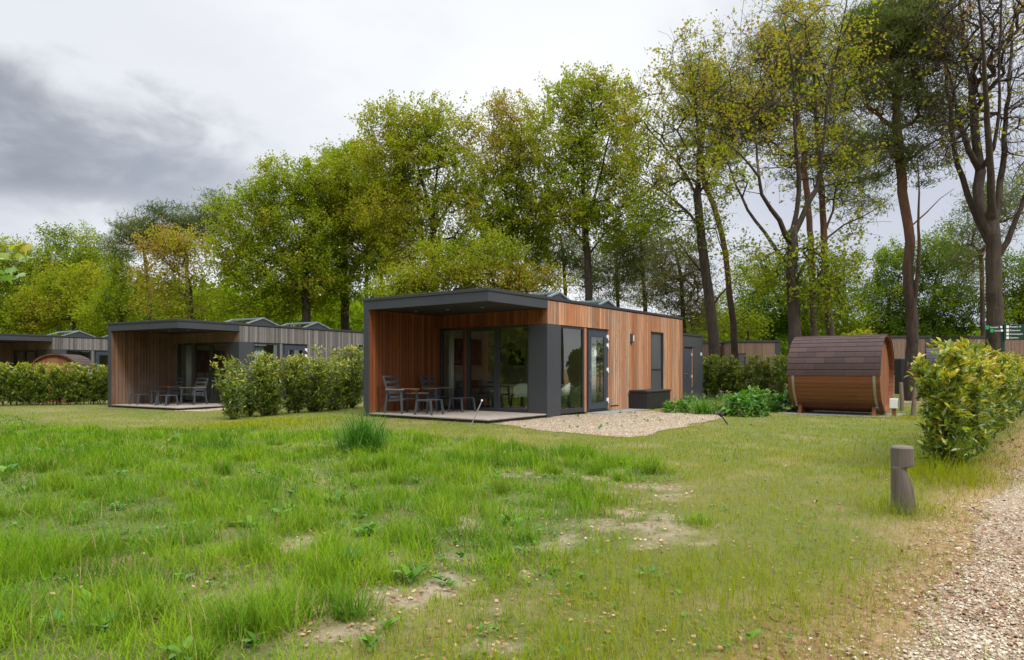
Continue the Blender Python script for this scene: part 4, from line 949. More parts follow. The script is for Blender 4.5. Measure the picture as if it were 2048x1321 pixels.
def tree(name, label, Y, trunk, limbs, crowns, r0, kind='oak', n_attr=300, per=14, size=0.17, cat='tree', group='trees round the cabins', up=0.5, tw=3, trunk_top=None, hide_low=0.55, spread=0.19, rt=0.45, twl=0.85, fill=1.0):
    """pixel-traced trunk and limbs set at their real distance Y, crowns as (px, py, rx, ry, tone, weight)"""
    U = Y / PXF; b0 = W(trunk[0][0], trunk[0][1], Y); bx, by = b0[0], Y; bz = gz1(bx, by)
    root = empty(name, (bx, by, bz), 0, label, cat, group); base = np.array((bx, by, bz))
    S = Skel(); T = [W(a, b_, Y) - base for a, b_ in trunk]; T = [np.array((T[0][0], 0, -0.15))] + [q for q in T if q[2] > 0.25]
    # flare at the foot
    S.limb(T, r0, r0 * rt, None, hide_low, 0.5, 0.015)
    for i in range(min(3, S.n)): S.rs[i] *= (1.28, 1.1, 1.03)[i]
    for lm in limbs:
        pts, ra = lm; pp = [W(a, b_, Y) - base for a, b_ in pts]; sl_ = RNG.uniform(-0.4, 0.4); L0 = pp[0]
        pp = [W(a, b_, Y + sl_ * np.linalg.norm(q - L0)) - base for (a, b_), q in zip(pts, pp)]
        S.limb(pp, ra * 0.86, ra * 0.14, True, 0.12, 0.6, 0.02)
    A = []; tone = []
    wt = sum(cr[2] * cr[3] * cr[5] for cr in crowns)
    for (cx, cy, rx, ry, tn, wgt) in crowns:
        k = max(8, int(n_attr * cx * 0 + n_attr * rx * ry * wgt / wt)); c = W(cx, cy, Y) - base
        q = ell_points(c, np.array((rx * U, min(rx, ry * 1.3) * U * 0.9, ry * U)), k); A.append(q); tone.append(np.full(k, tn))
    A = np.concatenate(A); tone = np.concatenate(tone); keep = A[:, 2] > 1.2; A = A[keep]; tone = tone[keep]
    hub = S.P[S.n - 1] if not limbs else S.P[:S.n][S.ok[:S.n]].mean(0)
    od = np.argsort(np.linalg.norm(A - hub, axis=1)); A = A[od]; tone = tone[od]
    n0 = S.n; ends = S.grow(A, up=up, sag=0.15 if kind == 'oak' else 0.05)
    tips = S.twigs(ends, tw, twl, 0.25)
    tn = np.repeat(tone[:len(ends)], tw)[:len(tips)]
    Vt, Ft, r = S.mesh(0.0065 if kind == 'oak' else 0.009)
    link('trunk', fast_mesh('trunk', Vt, Ft, None, True), M['bark'] if kind == 'oak' else M['pbark'], root)
    pts = S.P[tips]; 
    if kind == 'oak':
        kk = RNG.random(len(pts)) < fill; pts = pts[kk]; tn = tn[kk] + RNG.normal(size=kk.sum()) * 0.07; pr_ = per
        ti = np.array(tips)[kk]; pa = S.par[ti]; ga = S.par[pa]; n_ = len(ti) * pr_
        f_ = 2.1 * RNG.random(n_) ** 0.75; T3, P3, G3 = (np.repeat(S.P[q], pr_, axis=0) for q in (ti, pa, ga))
        c = np.where((f_ > 1)[:, None], P3 + (T3 - P3) * (f_ - 1)[:, None], G3 + (P3 - G3) * f_[:, None]) + RNG.normal(size=(n_, 3)) * spread * 0.62
        _, Rm, s = leaves_at(pts, pr_, spread, size, None)
        V, F, ix = scatter(LEAFQ[0], LEAFQ[1], c, Rm, s)
        big = fbm(c[:, 0] * 0.5 + Y, c[:, 2] * 0.5, 3)
        rn = np.clip(np.repeat(tn, pr_) + RNG.normal(size=len(c)) * 0.06 + 0.30 * (big - 0.5), 0, 1)
        me = fast_mesh('crown', V, F, {'rnd': rn[ix]}, False); link('crown', me, M['leaf'], root)
    else:
        per = int(per); n = len(pts) * per; ctr = np.repeat(pts, per, axis=0) + RNG.normal(size=(n, 3)) * np.array((spread, spread, spread * 0.45))
        v = RNG.normal(size=(n, 3)); v[:, 2] = np.abs(v[:, 2]) * 0.9 + 0.1
        V, F, ix = scatter(NEED[0], NEED[1], ctr, rots(n, v), size * RNG.uniform(0.6, 1.3, n))
        rn = np.clip(np.repeat(tn, per) + RNG.normal(size=n) * 0.12, 0, 1)
        link('crown', fast_mesh('crown', V, F, {'rnd': rn[ix]}, False), M['needle'], root)
    return root

G_, FR, YL, RU = 0.30, 0.50, 0.68, 0.86     # leaf tones: deep green, fresh, yellow-olive, russet
# right-hand group
tree('oak_tree', 'tall nearly bare oak at the right edge with many steep dark limbs', 25, [(1991, 770), (1989, 600), (1986, 500), (1983, 440)],
     [([(1982, 500), (1962, 455), (1938, 400), (1915, 335), (1902, 250), (1892, 130), (1880, -50)], .15), ([(1976, 470), (1957, 400), (1958, 330), (1945, 200), (1925, 80), (1915, -60)], .13),
      ([(1983, 450), (1982, 330), (1972, 230), (1968, 100), (1955, -60)], .17), ([(1990, 450), (2005, 350), (2010, 240), (2022, 120), (2030, -50)], .15), ([(1998, 520), (2022, 470), (2045, 410), (2075, 340), (2100, 220)], .13),
      ([(1980, 330), (1998, 240), (1998, 130), (2005, 0)], .09), ([(1950, 330), (1915, 240), (1900, 150), (1860, 60)], .07)],
     [(1900, 60, 55, 130, YL, 1), (1965, 40, 80, 150, RU, 1), (2030, 80, 70, 190, YL, 1), (1930, 210, 60, 90, YL, .8), (2040, 300, 40, 110, YL, .6), (1900, 270, 40, 70, YL, 1.0)], .33, n_attr=760, per=9, fill=0.075, size=0.125, tw=3, rt=0.7, hide_low=0.9, up=0.8)
tree('pine_tree', 'tall pine with a double trunk right of the brown sauna', 28, [(1822, 775), (1824, 640), (1815, 540), (1821, 470), (1806, 400), (1800, 320), (1793, 230), (1796, 160), (1806, 110)],
     [([(1824, 640), (1836, 560), (1838, 470), (1839, 390), (1836, 320)], .12), ([(1836, 325), (1850, 295), (1880, 275), (1900, 255)], .05), ([(1838, 450), (1865, 410), (1910, 378)], .045), ([(1794, 200), (1775, 150), (1762, 100)], .09), ([(1795, 190), (1830, 150), (1850, 110)], .08),
      ([(1796, 250), (1760, 235), (1735, 215)], .05), ([(1797, 260), (1850, 235), (1890, 230)], .05), ([(1800, 300), (1765, 290), (1730, 270)], .04)],
     [(1795, 60, 85, 55, .40, 1.2), (1850, 110, 55, 60, .5, 1.1), (1745, 120, 50, 45, .42, .9), (1760, 200, 60, 35, .5, .8), (1870, 210, 50, 40, .45, .8), (1760, 300, 60, 30, .4, .6), (1870, 300, 45, 35, .5, .5), (1810, 330, 50, 25, .4, .35)],
     .26, 'pine', n_attr=380, per=36, size=0.26, tw=3, spread=0.22, rt=0.35, hide_low=0.72, up=0.1)
tree('oak_tree', 'broad sparse oak whose trunk rises behind the left end of the brown sauna', 26, [(1590, 790), (1590, 640), (1583, 540), (1585, 465)],
     [([(1583, 500), (1560, 445), (1525, 395), (1517, 350), (1492, 315), (1450, 285)], .135), ([(1580, 540), (1540, 480), (1500, 425), (1470, 370), (1450, 310), (1428, 250)], .10), ([(1587, 470), (1612, 415), (1637, 370), (1642, 310), (1655, 210), (1675, 110), (1700, -30)], .13),
      ([(1590, 455), (1600, 370), (1590, 270), (1588, 160), (1570, 40)], .10), ([(1590, 560), (1630, 500), (1690, 450), (1745, 425), (1790, 390)], .075), ([(1640, 330), (1690, 280), (1740, 200)], .06), ([(1517, 350), (1510, 260), (1500, 150)], .06)],
     [(1590, 70, 150, 95, .76, .8), (1500, 150, 80, 90, .78, .75), (1680, 130, 80, 100, .74, .75), (1600, 220, 130, 70, .74, .9), (1640, 320, 130, 60, YL, 1.1), (1480, 330, 70, 70, .64, .9), (1600, 540, 110, 55, .52, 3.2), (1700, 430, 70, 45, .60, 1.2), (1650, 600, 65, 45, .50, 2.2)],
     .26, n_attr=620, per=15, fill=0.5, size=0.115, tw=2, rt=0.75, hide_low=0.5, up=0.35)
tree('pine_tree', 'pine with an orange kinked stem, left of the pair behind the brown sauna', 33, [(1628, 745), (1626, 580), (1620, 450), (1614, 385), (1606, 335), (1612, 290), (1598, 250), (1590, 190)],
     [([(1596, 240), (1570, 190), (1540, 150)], .07)], [(1560, 130, 70, 50, .55, 1), (1600, 70, 60, 40, .5, .7), (1530, 220, 70, 35, .55, .9), (1500, 245, 40, 35, .6, .8), (1610, 290, 60, 30, .5, .5)], .19, 'pine', n_attr=190, per=30, size=0.28, spread=0.24, rt=0.4, hide_low=0.75, up=0.1)
tree('pine_tree', 'dark straight pine, right of the pair behind the brown sauna', 34, [(1667, 745), (1654, 600), (1648, 470), (1642, 380), (1634, 260), (1628, 150)],
     [([(1646, 470), (1668, 420), (1672, 370)], .07)], [(1640, 180, 80, 60, .45, 1), (1690, 260, 60, 40, .5, .8), (1650, 340, 80, 40, .4, .9), (1720, 330, 50, 40, .45, .6), (1700, 390, 60, 35, .4, .6)], .23, 'pine', n_attr=190, per=30, size=0.28, spread=0.24, rt=0.4, hide_low=0.55, up=0.1)
tree('pine_tree', 'slender leaning pine just right of the leaning oak', 34, [(1474, 760), (1464, 620), (1448, 490), (1426, 405), (1408, 368), (1400, 300), (1410, 230)],
     [], [(1430, 210, 60, 45, .55, 1), (1480, 260, 55, 40, .6, .9), (1400, 300, 60, 30, .5, .6), (1390, 170, 40, 30, .5, .5)], .19, 'pine', n_attr=170, per=30, size=0.28, spread=0.24, rt=0.35, hide_low=0.75, up=0.1)
tree('oak_tree', 'leaning oak beside the right end of the orange-brown cabin', 30.5, [(1432, 770), (1424, 640), (1412, 550), (1402, 470), (1394, 390)],
     [([(1394, 400), (1372, 345), (1330, 295), (1285, 250)], .09), ([(1395, 390), (1398, 300), (1392, 210), (1400, 110)], .11), ([(1400, 450), (1350, 400), (1310, 375), (1250, 330)], .08), ([(1400, 400), (1430, 320), (1450, 240)], .08), ([(1424, 620), (1448, 580), (1495, 540)], .06), ([(1410, 560), (1385, 520), (1340, 470)], .07)],
     [(1390, 130, 75, 70, .74, .9), (1310, 230, 80, 65, .70, 1), (1420, 240, 70, 80, .70, .9), (1340, 340, 110, 55, .62, 1.2), (1300, 420, 80, 40, .56, 1), (1440, 350, 50, 60, .62, .8), (1390, 460, 60, 50, .55, .9), (1480, 520, 40, 30, .52, .7)],
     .27, n_attr=560, per=17, fill=0.6, size=0.115, tw=2, rt=0.65, hide_low=0.45, up=0.35)
# behind the orange-brown cabin
tree('oak_tree', 'tall oak behind the rooflights of the orange-brown cabin, tallest of the middle row', 38, [(1178, 760), (1177, 560), (1173, 490), (1171, 440)],
     [([(1172, 470), (1150, 410), (1128, 370), (1105, 330)], .10), ([(1171, 440), (1165, 340), (1158, 260), (1150, 180)], .13), ([(1173, 450), (1195, 380), (1212, 300), (1232, 220)], .12), ([(1174, 490), (1130, 440), (1095, 420)], .07), ([(1177, 510), (1215, 460), (1265, 435)], .08)],
     [(1160, 195, 70, 48, .56, 1.2), (1215, 220, 70, 55, .62, 1.1), (1210, 300, 95, 70, .62, 1.3), (1125, 300, 70, 80, .58, 1.1), (1180, 390, 120, 50, .56, 1.2), (1220, 450, 110, 45, .54, 1.2), (1120, 430, 70, 40, .56, .9)],
     .25, n_attr=840, per=30, fill=1.0, size=0.115, tw=2, rt=0.75, hide_low=0.5)
tree('oak_tree', 'oak with a russet top between the two taller oaks of the middle row', 40, [(1017, 760), (1018, 560), (1024, 480), (1020, 420)],
     [([(1020, 450), (1035, 370), (1040, 300), (1045, 240)], .09), ([(1020, 440), (1005, 360), (1000, 290), (1005, 230)], .10), ([(1018, 530), (1002, 440), (985, 360)], .09), ([(1020, 480), (1060, 420), (1080, 370)], .07)],
     [(1025, 245, 62, 45, .80, 1), (1005, 320, 70, 55, .72, 1), (1055, 330, 50, 60, .64, .9), (990, 410, 80, 55, .56, 1.3), (1050, 430, 70, 55, .54, 1.2), (1010, 490, 100, 45, .54, 1.3)],
     .22, n_attr=720, per=30, fill=1.0, size=0.115, tw=2, rt=0.7, hide_low=0.5)
tree('oak_tree', 'wide yellow-green oak above the left end of the orange-brown cabin', 38, [(866, 760), (868, 560), (867, 480), (866, 430)],
     [([(866, 450), (850, 380), (828, 310), (812, 250)], .11), ([(866, 430), (874, 340), (885, 270), (888, 225)], .11), ([(867, 460), (905, 400), (930, 330)], .09), ([(867, 500), (810, 440), (765, 390)], .09), ([(866, 520), (820, 480), (780, 460)], .07)],
     [(800, 255, 80, 45, .60, 1.2), (890, 260, 65, 52, .66, 1.1), (780, 330, 85, 60, .64, 1.2), (870, 350, 95, 65, .62, 1.2), (790, 430, 90, 60, .62, 1.2), (900, 440, 80, 55, .58, 1), (860, 520, 110, 50, .60, 1.2)],
     .24, n_attr=900, per=31, fill=1.0, size=0.115, tw=2, rt=0.7, hide_low=0.5)
tree('oak_tree', 'low olive-leaved oak spreading right behind the orange-brown roof', 34, [(1000, 770), (995, 620), (985, 560)],
     [([(990, 590), (940, 540), (890, 520)], .09), ([(990, 580), (1040, 560), (1095, 585)], .08), ([(986, 560), (970, 500), (950, 470)], .08)],
     [(880, 565, 100, 34, .54, 1.0), (985, 562, 90, 34, .66, .9), (1070, 572, 70, 28, .68, .8), (810, 590, 80, 30, .52, 1), (945, 515, 110, 45, .54, .45)], .18, n_attr=460, per=27, fill=1.0, size=0.105, tw=2, hide_low=0.6)
tree('oak_tree', 'olive-tinted oak between the bright green oak and the yellow-green oak', 42, [(690, 760), (690, 600), (684, 520), (690, 460)],
     [([(688, 520), (650, 460), (625, 420)], .10), ([(688, 500), (730, 440), (750, 390)], .10), ([(690, 470), (695, 390), (690, 330)], .09)],
     [(715, 350, 60, 60, .66, 1.1), (740, 430, 80, 60, .72, 1.2), (690, 330, 45, 40, .55, .9), (680, 430, 75, 60, .64, 1.1), (700, 520, 95, 55, .62, 1.1), (770, 500, 60, 55, .66, .9), (650, 590, 80, 40, .55, .9)],
     .30, n_attr=850, per=32, fill=1.0, size=0.115, tw=2, rt=0.7, hide_low=0.5)
tree('oak_tree', 'broad bright green oak above the silver-grey cabin', 40, [(612, 760), (612, 610), (606, 540), (604, 490)],
     [([(606, 540), (570, 480), (530, 440), (490, 420)], .13), ([(604, 500), (610, 430), (620, 370)], .12), ([(606, 520), (650, 450), (680, 410)], .10), ([(608, 570), (560, 530), (500, 520)], .09), ([(604, 490), (580, 420), (560, 370)], .09)],
     [(580, 380, 85, 50, .53, 1.2), (640, 370, 65, 48, .52, 1.1), (500, 440, 70, 55, .53, 1.2), (590, 460, 110, 60, .52, 1.2), (480, 520, 65, 55, .55, 1.1), (560, 550, 110, 55, .52, 1.3), (650, 540, 80, 60, .50, 1.2), (520, 620, 90, 35, .48, 1)],
     .28, n_attr=1050, per=34, size=0.115, tw=2, rt=0.75, hide_low=0.45)
for (lab, Yp, trk, cr, rr) in (
    ('thin straight pine in the gap beside the orange-brown cabin, nearer the bright green oak', 46, [(733, 760), (733, 560), (736, 440), (738, 380)], [(740, 400, 45, 30, .5, 1), (725, 450, 35, 25, .45, .7)], .17),
    ('thin straight pine in the gap beside the orange-brown cabin, nearer its roof', 46, [(764, 760), (763, 560), (768, 440), (772, 370)], [(775, 400, 45, 30, .55, 1), (780, 460, 45, 35, .5, 1)], .17),
    ('reddish pine left of the leaning oak behind the cabin roof, with the clearest bare stem', 41, [(1291, 770), (1290, 600), (1285, 520), (1280, 460)], [(1270, 480, 60, 35, .6, 1), (1310, 520, 50, 30, .65, .8), (1250, 530, 45, 35, .6, .8), (1300, 570, 45, 25, .7, .7)], .18),
    ('scraggy pine with hanging dead branches touching the leaning oak', 36, [(1372, 770), (1366, 640), (1364, 560), (1350, 500)], [(1350, 520, 55, 40, .75, 1.2), (1375, 590, 45, 55, .92, 1.4), (1330, 580, 45, 35, .8, 1), (1395, 650, 25, 40, .95, .8)], .16),
    ('dark pine between the russet oak and the tallest middle oak', 44, [(1132, 770), (1131, 600), (1128, 520), (1120, 470)], [(1110, 500, 55, 35, .5, 1), (1080, 540, 45, 30, .5, .8), (1145, 540, 45, 35, .55, .9)], .18),
    ('dark pine right behind the tallest middle oak', 45, [(1238, 770), (1236, 600), (1232, 520)], [(1230, 520, 60, 40, .6, 1.2), (1200, 570, 45, 35, .65, .9), (1260, 580, 50, 35, .7, .9)], .18),
    ('pine with a flat dark top poking out left of the bright green oak', 47, [(372, 770), (376, 600), (372, 500), (345, 440)], [(330, 436, 34, 13, .25, 1), (360, 452, 30, 14, .3, .8), (395, 455, 45, 25, .45, 1.1), (430, 425, 28, 22, .4, .8)], .2),
    ('brownish pine left of the flat-topped pine', 47, [(300, 770), (300, 600), (290, 520)], [(275, 475, 45, 22, .6, 1), (310, 490, 50, 28, .6, 1), (250, 490, 30, 18, .5, .6)], .19),
    ('dark pine over the hedge between the fresh green trees at the left', 57, [(218, 770), (216, 620), (205, 540)], [(200, 500, 38, 24, .55, 1), (215, 540, 45, 40, .5, 1.2), (190, 560, 40, 40, .5, 1)], .18),
    ('dark pine standing behind the nearly bare oak at the right edge', 38, [(1968, 770), (1966, 620), (1962, 520)], [(1955, 470, 45, 40, .45, 1), (1985, 420, 55, 40, .5, 1), (1945, 530, 50, 45, .55, 1), (2030, 400, 45, 50, .5, .8)], .18)):
    tree('pine_tree', lab, Yp, trk, [], [(a, b, c, d, e - 0.15, f) for a, b, c, d, e, f in cr], rr, 'pine', n_attr=120, per=26, size=0.28, rt=0.45, hide_low=0.6, up=0.1, spread=0.28)
for (lab, Yp, trk, cr, rr, na, pe) in (
    ('russet young oak in front of the flat-topped pine', 43, [(384, 770), (385, 640), (380, 560)], [(340, 500, 62, 40, .86, 1.2), (380, 520, 50, 50, .82, 1), (320, 560, 60, 40, .82, 1), (390, 600, 60, 45, .64, 1.1), (330, 620, 70, 30, .70, .9)], .18, 420, 7),
    ('slim fresh green tree between two dark pines at the left', 47, [(243, 770), (243, 640), (245, 570)], [(245, 540, 26, 35, .48, 1), (245, 600, 42, 45, .44, 1.3), (215, 630, 50, 30, .42, 1)], .15, 240, 11),
    ('tall fresh green tree with a loose top above the left hedge', 54, [(118, 770), (118, 640), (120, 540)], [(118, 478, 34, 25, .45, .8), (165, 485, 30, 28, .5, .5), (120, 530, 75, 40, .46, 1.2), (80, 580, 70, 45, .44, 1.1), (160, 560, 50, 40, .5, .9)], .24, 640, 10),
    ('yellow-green bushy tree low above the left hedge', 50, [(150, 770), (150, 680), (145, 620)], [(140, 570, 60, 40, .60, 1), (110, 620, 75, 40, .58, 1.2), (190, 620, 55, 42, .56, 1.1), (60, 640, 60, 30, .5, 1)], .18, 560, 10),
    ('green tree cut by the left edge of the view', 51, [(-20, 770), (-18, 640), (-10, 560)], [(10, 520, 55, 35, .5, 1), (-50, 540, 80, 60, .45, 1), (30, 590, 50, 50, .42, 1.1), (10, 650, 70, 35, .35, 1)], .25, 600, 10),
    ('dark green tree over the brown far cabin, left of the sparse oak', 50, [(1540, 770), (1545, 680), (1550, 620)], [(1560, 570, 45, 45, .32, 1), (1535, 630, 65, 50, .26, 1.4), (1590, 640, 50, 50, .25, 1.2)], .2, 420, 12),
    ('pale green loose tree left of the dark tree over the far cabin', 47, [(1495, 770), (1496, 660), (1500, 590)], [(1500, 570, 35, 45, .46, 1), (1490, 640, 40, 45, .42, 1.1), (1440, 640, 45, 50, .42, .8)], .14, 260, 8),
    ('leafy green tree right behind the pair of pines', 47, [(1692, 770), (1690, 670), (1685, 580)], [(1690, 560, 45, 50, .42, 1), (1670, 630, 60, 50, .38, 1.3), (1630, 610, 50, 60, .36, 1)], .18, 380, 9),
    ('rounded deep green tree right of the brown sauna\'s roof', 50, [(1775, 770), (1776, 690), (1778, 600)], [(1785, 535, 40, 40, .36, 1), (1770, 600, 50, 45, .33, 1.2), (1790, 660, 60, 40, .28, 1.2), (1740, 650, 30, 40, .35, .7)], .2, 480, 12),
    ('tall deep green tree between the double pine and the bare oak', 49, [(1868, 770), (1868, 660), (1870, 560)], [(1870, 520, 45, 45, .38, 1.1), (1900, 462, 22, 28, .38, .5), (1900, 540, 45, 50, .36, 1), (1860, 600, 55, 45, .30, 1.2), (1910, 620, 55, 50, .26, 1.1), (1870, 670, 70, 35, .22, 1.1)], .2, 620, 11),
    ('dark leafy tree at the right edge behind the signpost', 45, [(2040, 770), (2040, 660), (2045, 570)], [(2040, 560, 45, 60, .34, 1.1), (2030, 640, 45, 45, .42, 1.1), (2085, 600, 50, 90, .3, 1)], .22, 420, 10)):
    tree('broadleaf_tree', lab, Yp, trk, [], [(a, b, c, d, e - (0.07 if a > 1500 else 0), f) for a, b, c, d, e, f in cr], rr, 'oak', n_attr=int(na * 0.75), per=int(pe * 2.8), size=0.125, rt=0.5, hide_low=0.35, spread=0.24, tw=2, twl=1.0)
# small bushes seen over the big hedge
def leafy_bush(name, label, px, py, Y, w_, h, n, tone, mat='leaf', size=0.16, group=None):
    x = (px - 1024) / PXF * Y; root = empty(name, (x, Y, 0), 0, label, 'bush', group)
    c = ell_points(np.array((0, 0, h * 0.55)), np.array((w_ / 2, w_ / 2, h * 0.45)), n, 0.5)
    S = Skel(4000); S.limb([(0, 0, -0.1), (0.02, 0, h * 0.35)], 0.035, 0.02, None, 0.3, 0.2); S.grow(c[:60], 0.3, 0.2)
    Vt, Ft, r = S.mesh(0.006); link('stem', fast_mesh('stem', Vt, Ft, None, True), M['twig'], root)
    v = RNG.normal(size=(n, 3)) * 0.7 + np.array((0, 0, 0.5)) + c * np.array((1, 1, 0)) / max(w_, .1)
    V, F, ix = scatter(LEAFQ[0], LEAFQ[1], c, rots(n, v), size * RNG.uniform(0.6, 1.3, n))
    link('foliage', fast_mesh('foliage', V, F, {'rnd': np.clip(tone + RNG.normal(size=n) * 0.1, 0, 1)[ix]}), M[mat], root)
leafy_bush('young_tree', 'small bright young tree poking above the big hedge', 1932, 690, 26, 1.15, 2.35, 2200, .52)
leafy_bush('shrub', 'small yellow-green shrub at the foot of the nearly bare oak', 1969, 695, 24, 0.5, 2.15, 500, .6)
leafy_bush('shrub', 'bright yellow-green shrub above the shingle roof of the brown sauna', 1727, 660, 40, 2.4, 3.7, 1700, .70)
leafy_bush('shrub', 'pale green shrub above the shingle roof, left of the yellow-green one', 1700, 660, 41, 2.2, 3.5, 1200, .50)

# low far wood closing the horizon
n = 90000; ang = RNG.uniform(-0.95, 0.95, n); dist = RNG.uniform(58, 80, n); x = np.tan(ang) * 66 + RNG.normal(size=n) * 2; y = dist
hmax = 3.0 + 4.0 * fbm(x * 0.12, y * 0.03, 3) + 3.2 * sstep(8, -4, x); z = hmax * RNG.random(n) ** 0.8
c = np.stack([x, y, z], 1); V, F, ix = scatter(LEAFQ[0], LEAFQ[1], c, rots(n, RNG.normal(size=(n, 3))), RNG.uniform(0.35, 0.8, n))
o = link('far_wood', fast_mesh('far_wood', V, F, {'rnd': np.clip(0.22 + 0.25 * fbm(x * 0.2, z * 0.3) + RNG.normal(size=n) * 0.06, 0, 1)[ix]}), M['leaf'])
tag(o, 'low dark green wood along the horizon behind every cabin', 'wood', kind='stuff')
# wood on the near side of the road: behind the viewer, it shows as reflections in the glass
n = 150000; an = RNG.uniform(R(52), R(308), n); rd = 36 + RNG.uniform(0, 9, n); x = rd * np.sin(an); y = rd * np.cos(an) + 4; hm = 4 + 13 * fbm(x * 0.11 + 5, y * 0.11, 3); z = hm * RNG.random(n) ** 0.8
c = np.stack([x, y, z], 1); V, F, ix = scatter(LEAFQ[0], LEAFQ[1], c, rots(n, RNG.normal(size=(n, 3))), RNG.uniform(0.4, 1.0, n))
o = link('roadside_wood', fast_mesh('roadside_wood', V, F, {'rnd': np.clip(0.38 + 0.4 * (fbm(x * 0.3, z * 0.3) - .5) + RNG.normal(size=n) * 0.08, 0, 1)[ix]}), M['leaf'])
tag(o, 'green wood around the lawn outside the view, seen reflected in the cabin glass', 'wood', kind='stuff')

# ------------------------------------------------------------------ laurels
def laurel(name, label, cx, cy, w_, h, n_stem, n_leaf, cat, group=None, length=0.0, ang=0.0, size=0.13, new=0.5, zb=None, thin=False, base_open=0.15):
    """stems fan up from the ground; whorls of long leaves sit on the outer part, young yellow shoots at the tips"""
    zb = gz1(cx, cy) if zb is None else zb
    root = empty(name, (cx, cy, zb), 0, label, cat, group); S = Skel(12000); ends = []
    ax = np.array((math.sin(ang), math.cos(ang), 0)); ay = np.array((math.cos(ang), -math.sin(ang), 0))
    for k in range(n_stem):
        u = ((k + RNG.random()) / n_stem) ** 1.25 if k > 5 else 0.004 * k; b0 = ax * u * length + ay * RNG.uniform(-1, 1) * w_ * (0.30 if length else 0.16) + ax * RNG.normal() * 0.10
        lean = (ay * RNG.normal() * 0.20 + ax * RNG.normal() * 0.16) * w_ if length else ay * RNG.normal() * w_ * 0.28 + ax * RNG.normal() * w_ * 0.26; hh = h * RNG.uniform(0.62, 1.04)
        if thin: lean *= 0.6
        e = S.add(b0 + np.array((0, 0, -0.08)), -1, 0.014)
        for f in (0.09, 0.2, 0.34, 0.48, 0.62, 0.76, 0.88, 1.0):
            e = S.add(b0 + lean * f ** 1.2 + np.array((0, 0, hh * f)) + RNG.normal(size=3) * 0.03, e, 0.014 * (1.15 - f))
            if f > base_open:
                for _ in range(2 if length else 3):
                    v = ay * RNG.normal() + ax * RNG.normal() + np.array((0, 0, 0.5)); v /= np.linalg.norm(v)
                    L = w_ * RNG.uniform(0.12, 0.42) * (1.1 - 0.45 * f); q = S.P[e] + v * L
                    q[2] = min(q[2], h * 1.03)
                    a = S.add((S.P[e] + q) / 2 + RNG.normal(size=3) * 0.02, e); ends.append(S.add(q, a)); ends.append(a)
        ends.append(e)
    Vt, Ft, r = S.mesh(0.004); link('stems', fast_mesh('stems', Vt, Ft, None, True), M['twig'], root)
    ends = np.array(ends); per = max(4, n_leaf // len(ends)); n = len(ends) * per
    P = np.repeat(S.P[ends], per, axis=0); D = np.repeat(S.d[ends], per, axis=0)
    al = RNG.random(n); P = P - D * (al * 0.22)[:, None] + RNG.normal(size=(n, 3)) * 0.03
    side = RNG.normal(size=(n, 3)); side /= np.linalg.norm(side, axis=1, keepdims=True)
    v = D * (0.9 - 0.75 * al)[:, None] + side * (0.35 + 0.6 * al)[:, None] + np.array((0, 0, 0.25))
    top = np.clip((P[:, 2] / h - 0.35) / 0.65, 0, 1)
    rn = np.clip(0.36 + RNG.normal(size=n) * 0.15 + new * (1 - al) * (0.35 + 0.65 * top) * RNG.uniform(0.4, 1.1, n), 0, 0.95)
    rn[RNG.random(n) < 0.006] = 1.0
    roll = np.cross(v, side) * 0 + np.array((0, 0, 1.0)) + RNG.normal(size=(n, 3)) * 0.5
    V, F, ix = scatter(LAUR[0], LAUR[1], P, rots(n, v, roll), size * RNG.uniform(0.6, 1.25, n))
    link('foliage', fast_mesh('foliage', V, F, {'rnd': rn[ix]}, True), M['laurel'], root)
    return root
hx, hy = G(1886, 952)
laurel('laurel_hedge', 'tall yellow-green laurel hedge at the right, running back along the road', hx, hy, 0.56, 1.52, 125, 76000, 'hedge', None, 21.5, R(39.2), 0.11, 1.15, base_open=0.1)
gs = 'laurel shrubs before the silver-grey cabin'
for lab, px, py, ww, hh, ns, nl in (('thin loose laurel shrub nearest the silver-grey terrace, leftmost of its row', 467, 842, 0.70, 1.50, 8, 1500),
                                 ('gappy low laurel between the leftmost shrub and the fullest one', 496, 836, 0.85, 1.15, 7, 1300),
                                 ('fullest bright laurel shrub in the middle of the row before the silver-grey cabin', 540, 836, 1.5, 1.72, 20, 4600),
                                 ('bright laurel shrub just right of the fullest one', 585, 832, 1.2, 1.62, 13, 2900),
                                 ('brownish laurel shrub with orange leaves, second from the orange-brown cabin', 632, 831, 1.7, 1.62, 18, 3900),
                                 ('low laurel filling the gap beside the shrub at the wing wall', 668, 828, 1.2, 1.35, 12, 2400),
                                 ('olive laurel shrub closest to the orange-brown cabin\'s wing wall', 697, 825, 1.7, 1.92, 22, 4600)):
    x, y = G(px, py); y *= 1.0; k = (EYE + 0.14) / EYE; laurel('laurel_shrub', lab, x * k, y * k, ww, hh, ns, int(nl * 1.5), 'shrub', gs, size=0.105, new=.8, zb=gz1(x * k, y * k), base_open=0.03)
hx, hy = W(-60, 812, 27.0)[:2]; x2, y2 = W(226, 806, 28.4)[:2]
laurel('laurel_hedge', 'clipped green hedge at the left before the farthest grey cabin', hx, hy, 1.0, 1.62, 115, 38000, 'hedge', None, math.hypot(x2 - hx, y2 - hy), math.atan2(x2 - hx, y2 - hy), 0.12, .75, zb=-0.2)
hx, hy = W(1405, 800, 29.5)[:2]; x2, y2 = W(1620, 800, 26.0)[:2]
laurel('laurel_hedge', 'loose laurel hedge between the store room and the brown sauna', hx, hy, 1.1, 1.75, 60, 22000, 'hedge', None, math.hypot(x2 - hx, y2 - hy), math.atan2(x2 - hx, y2 - hy), 0.12, .6, zb=0.0)

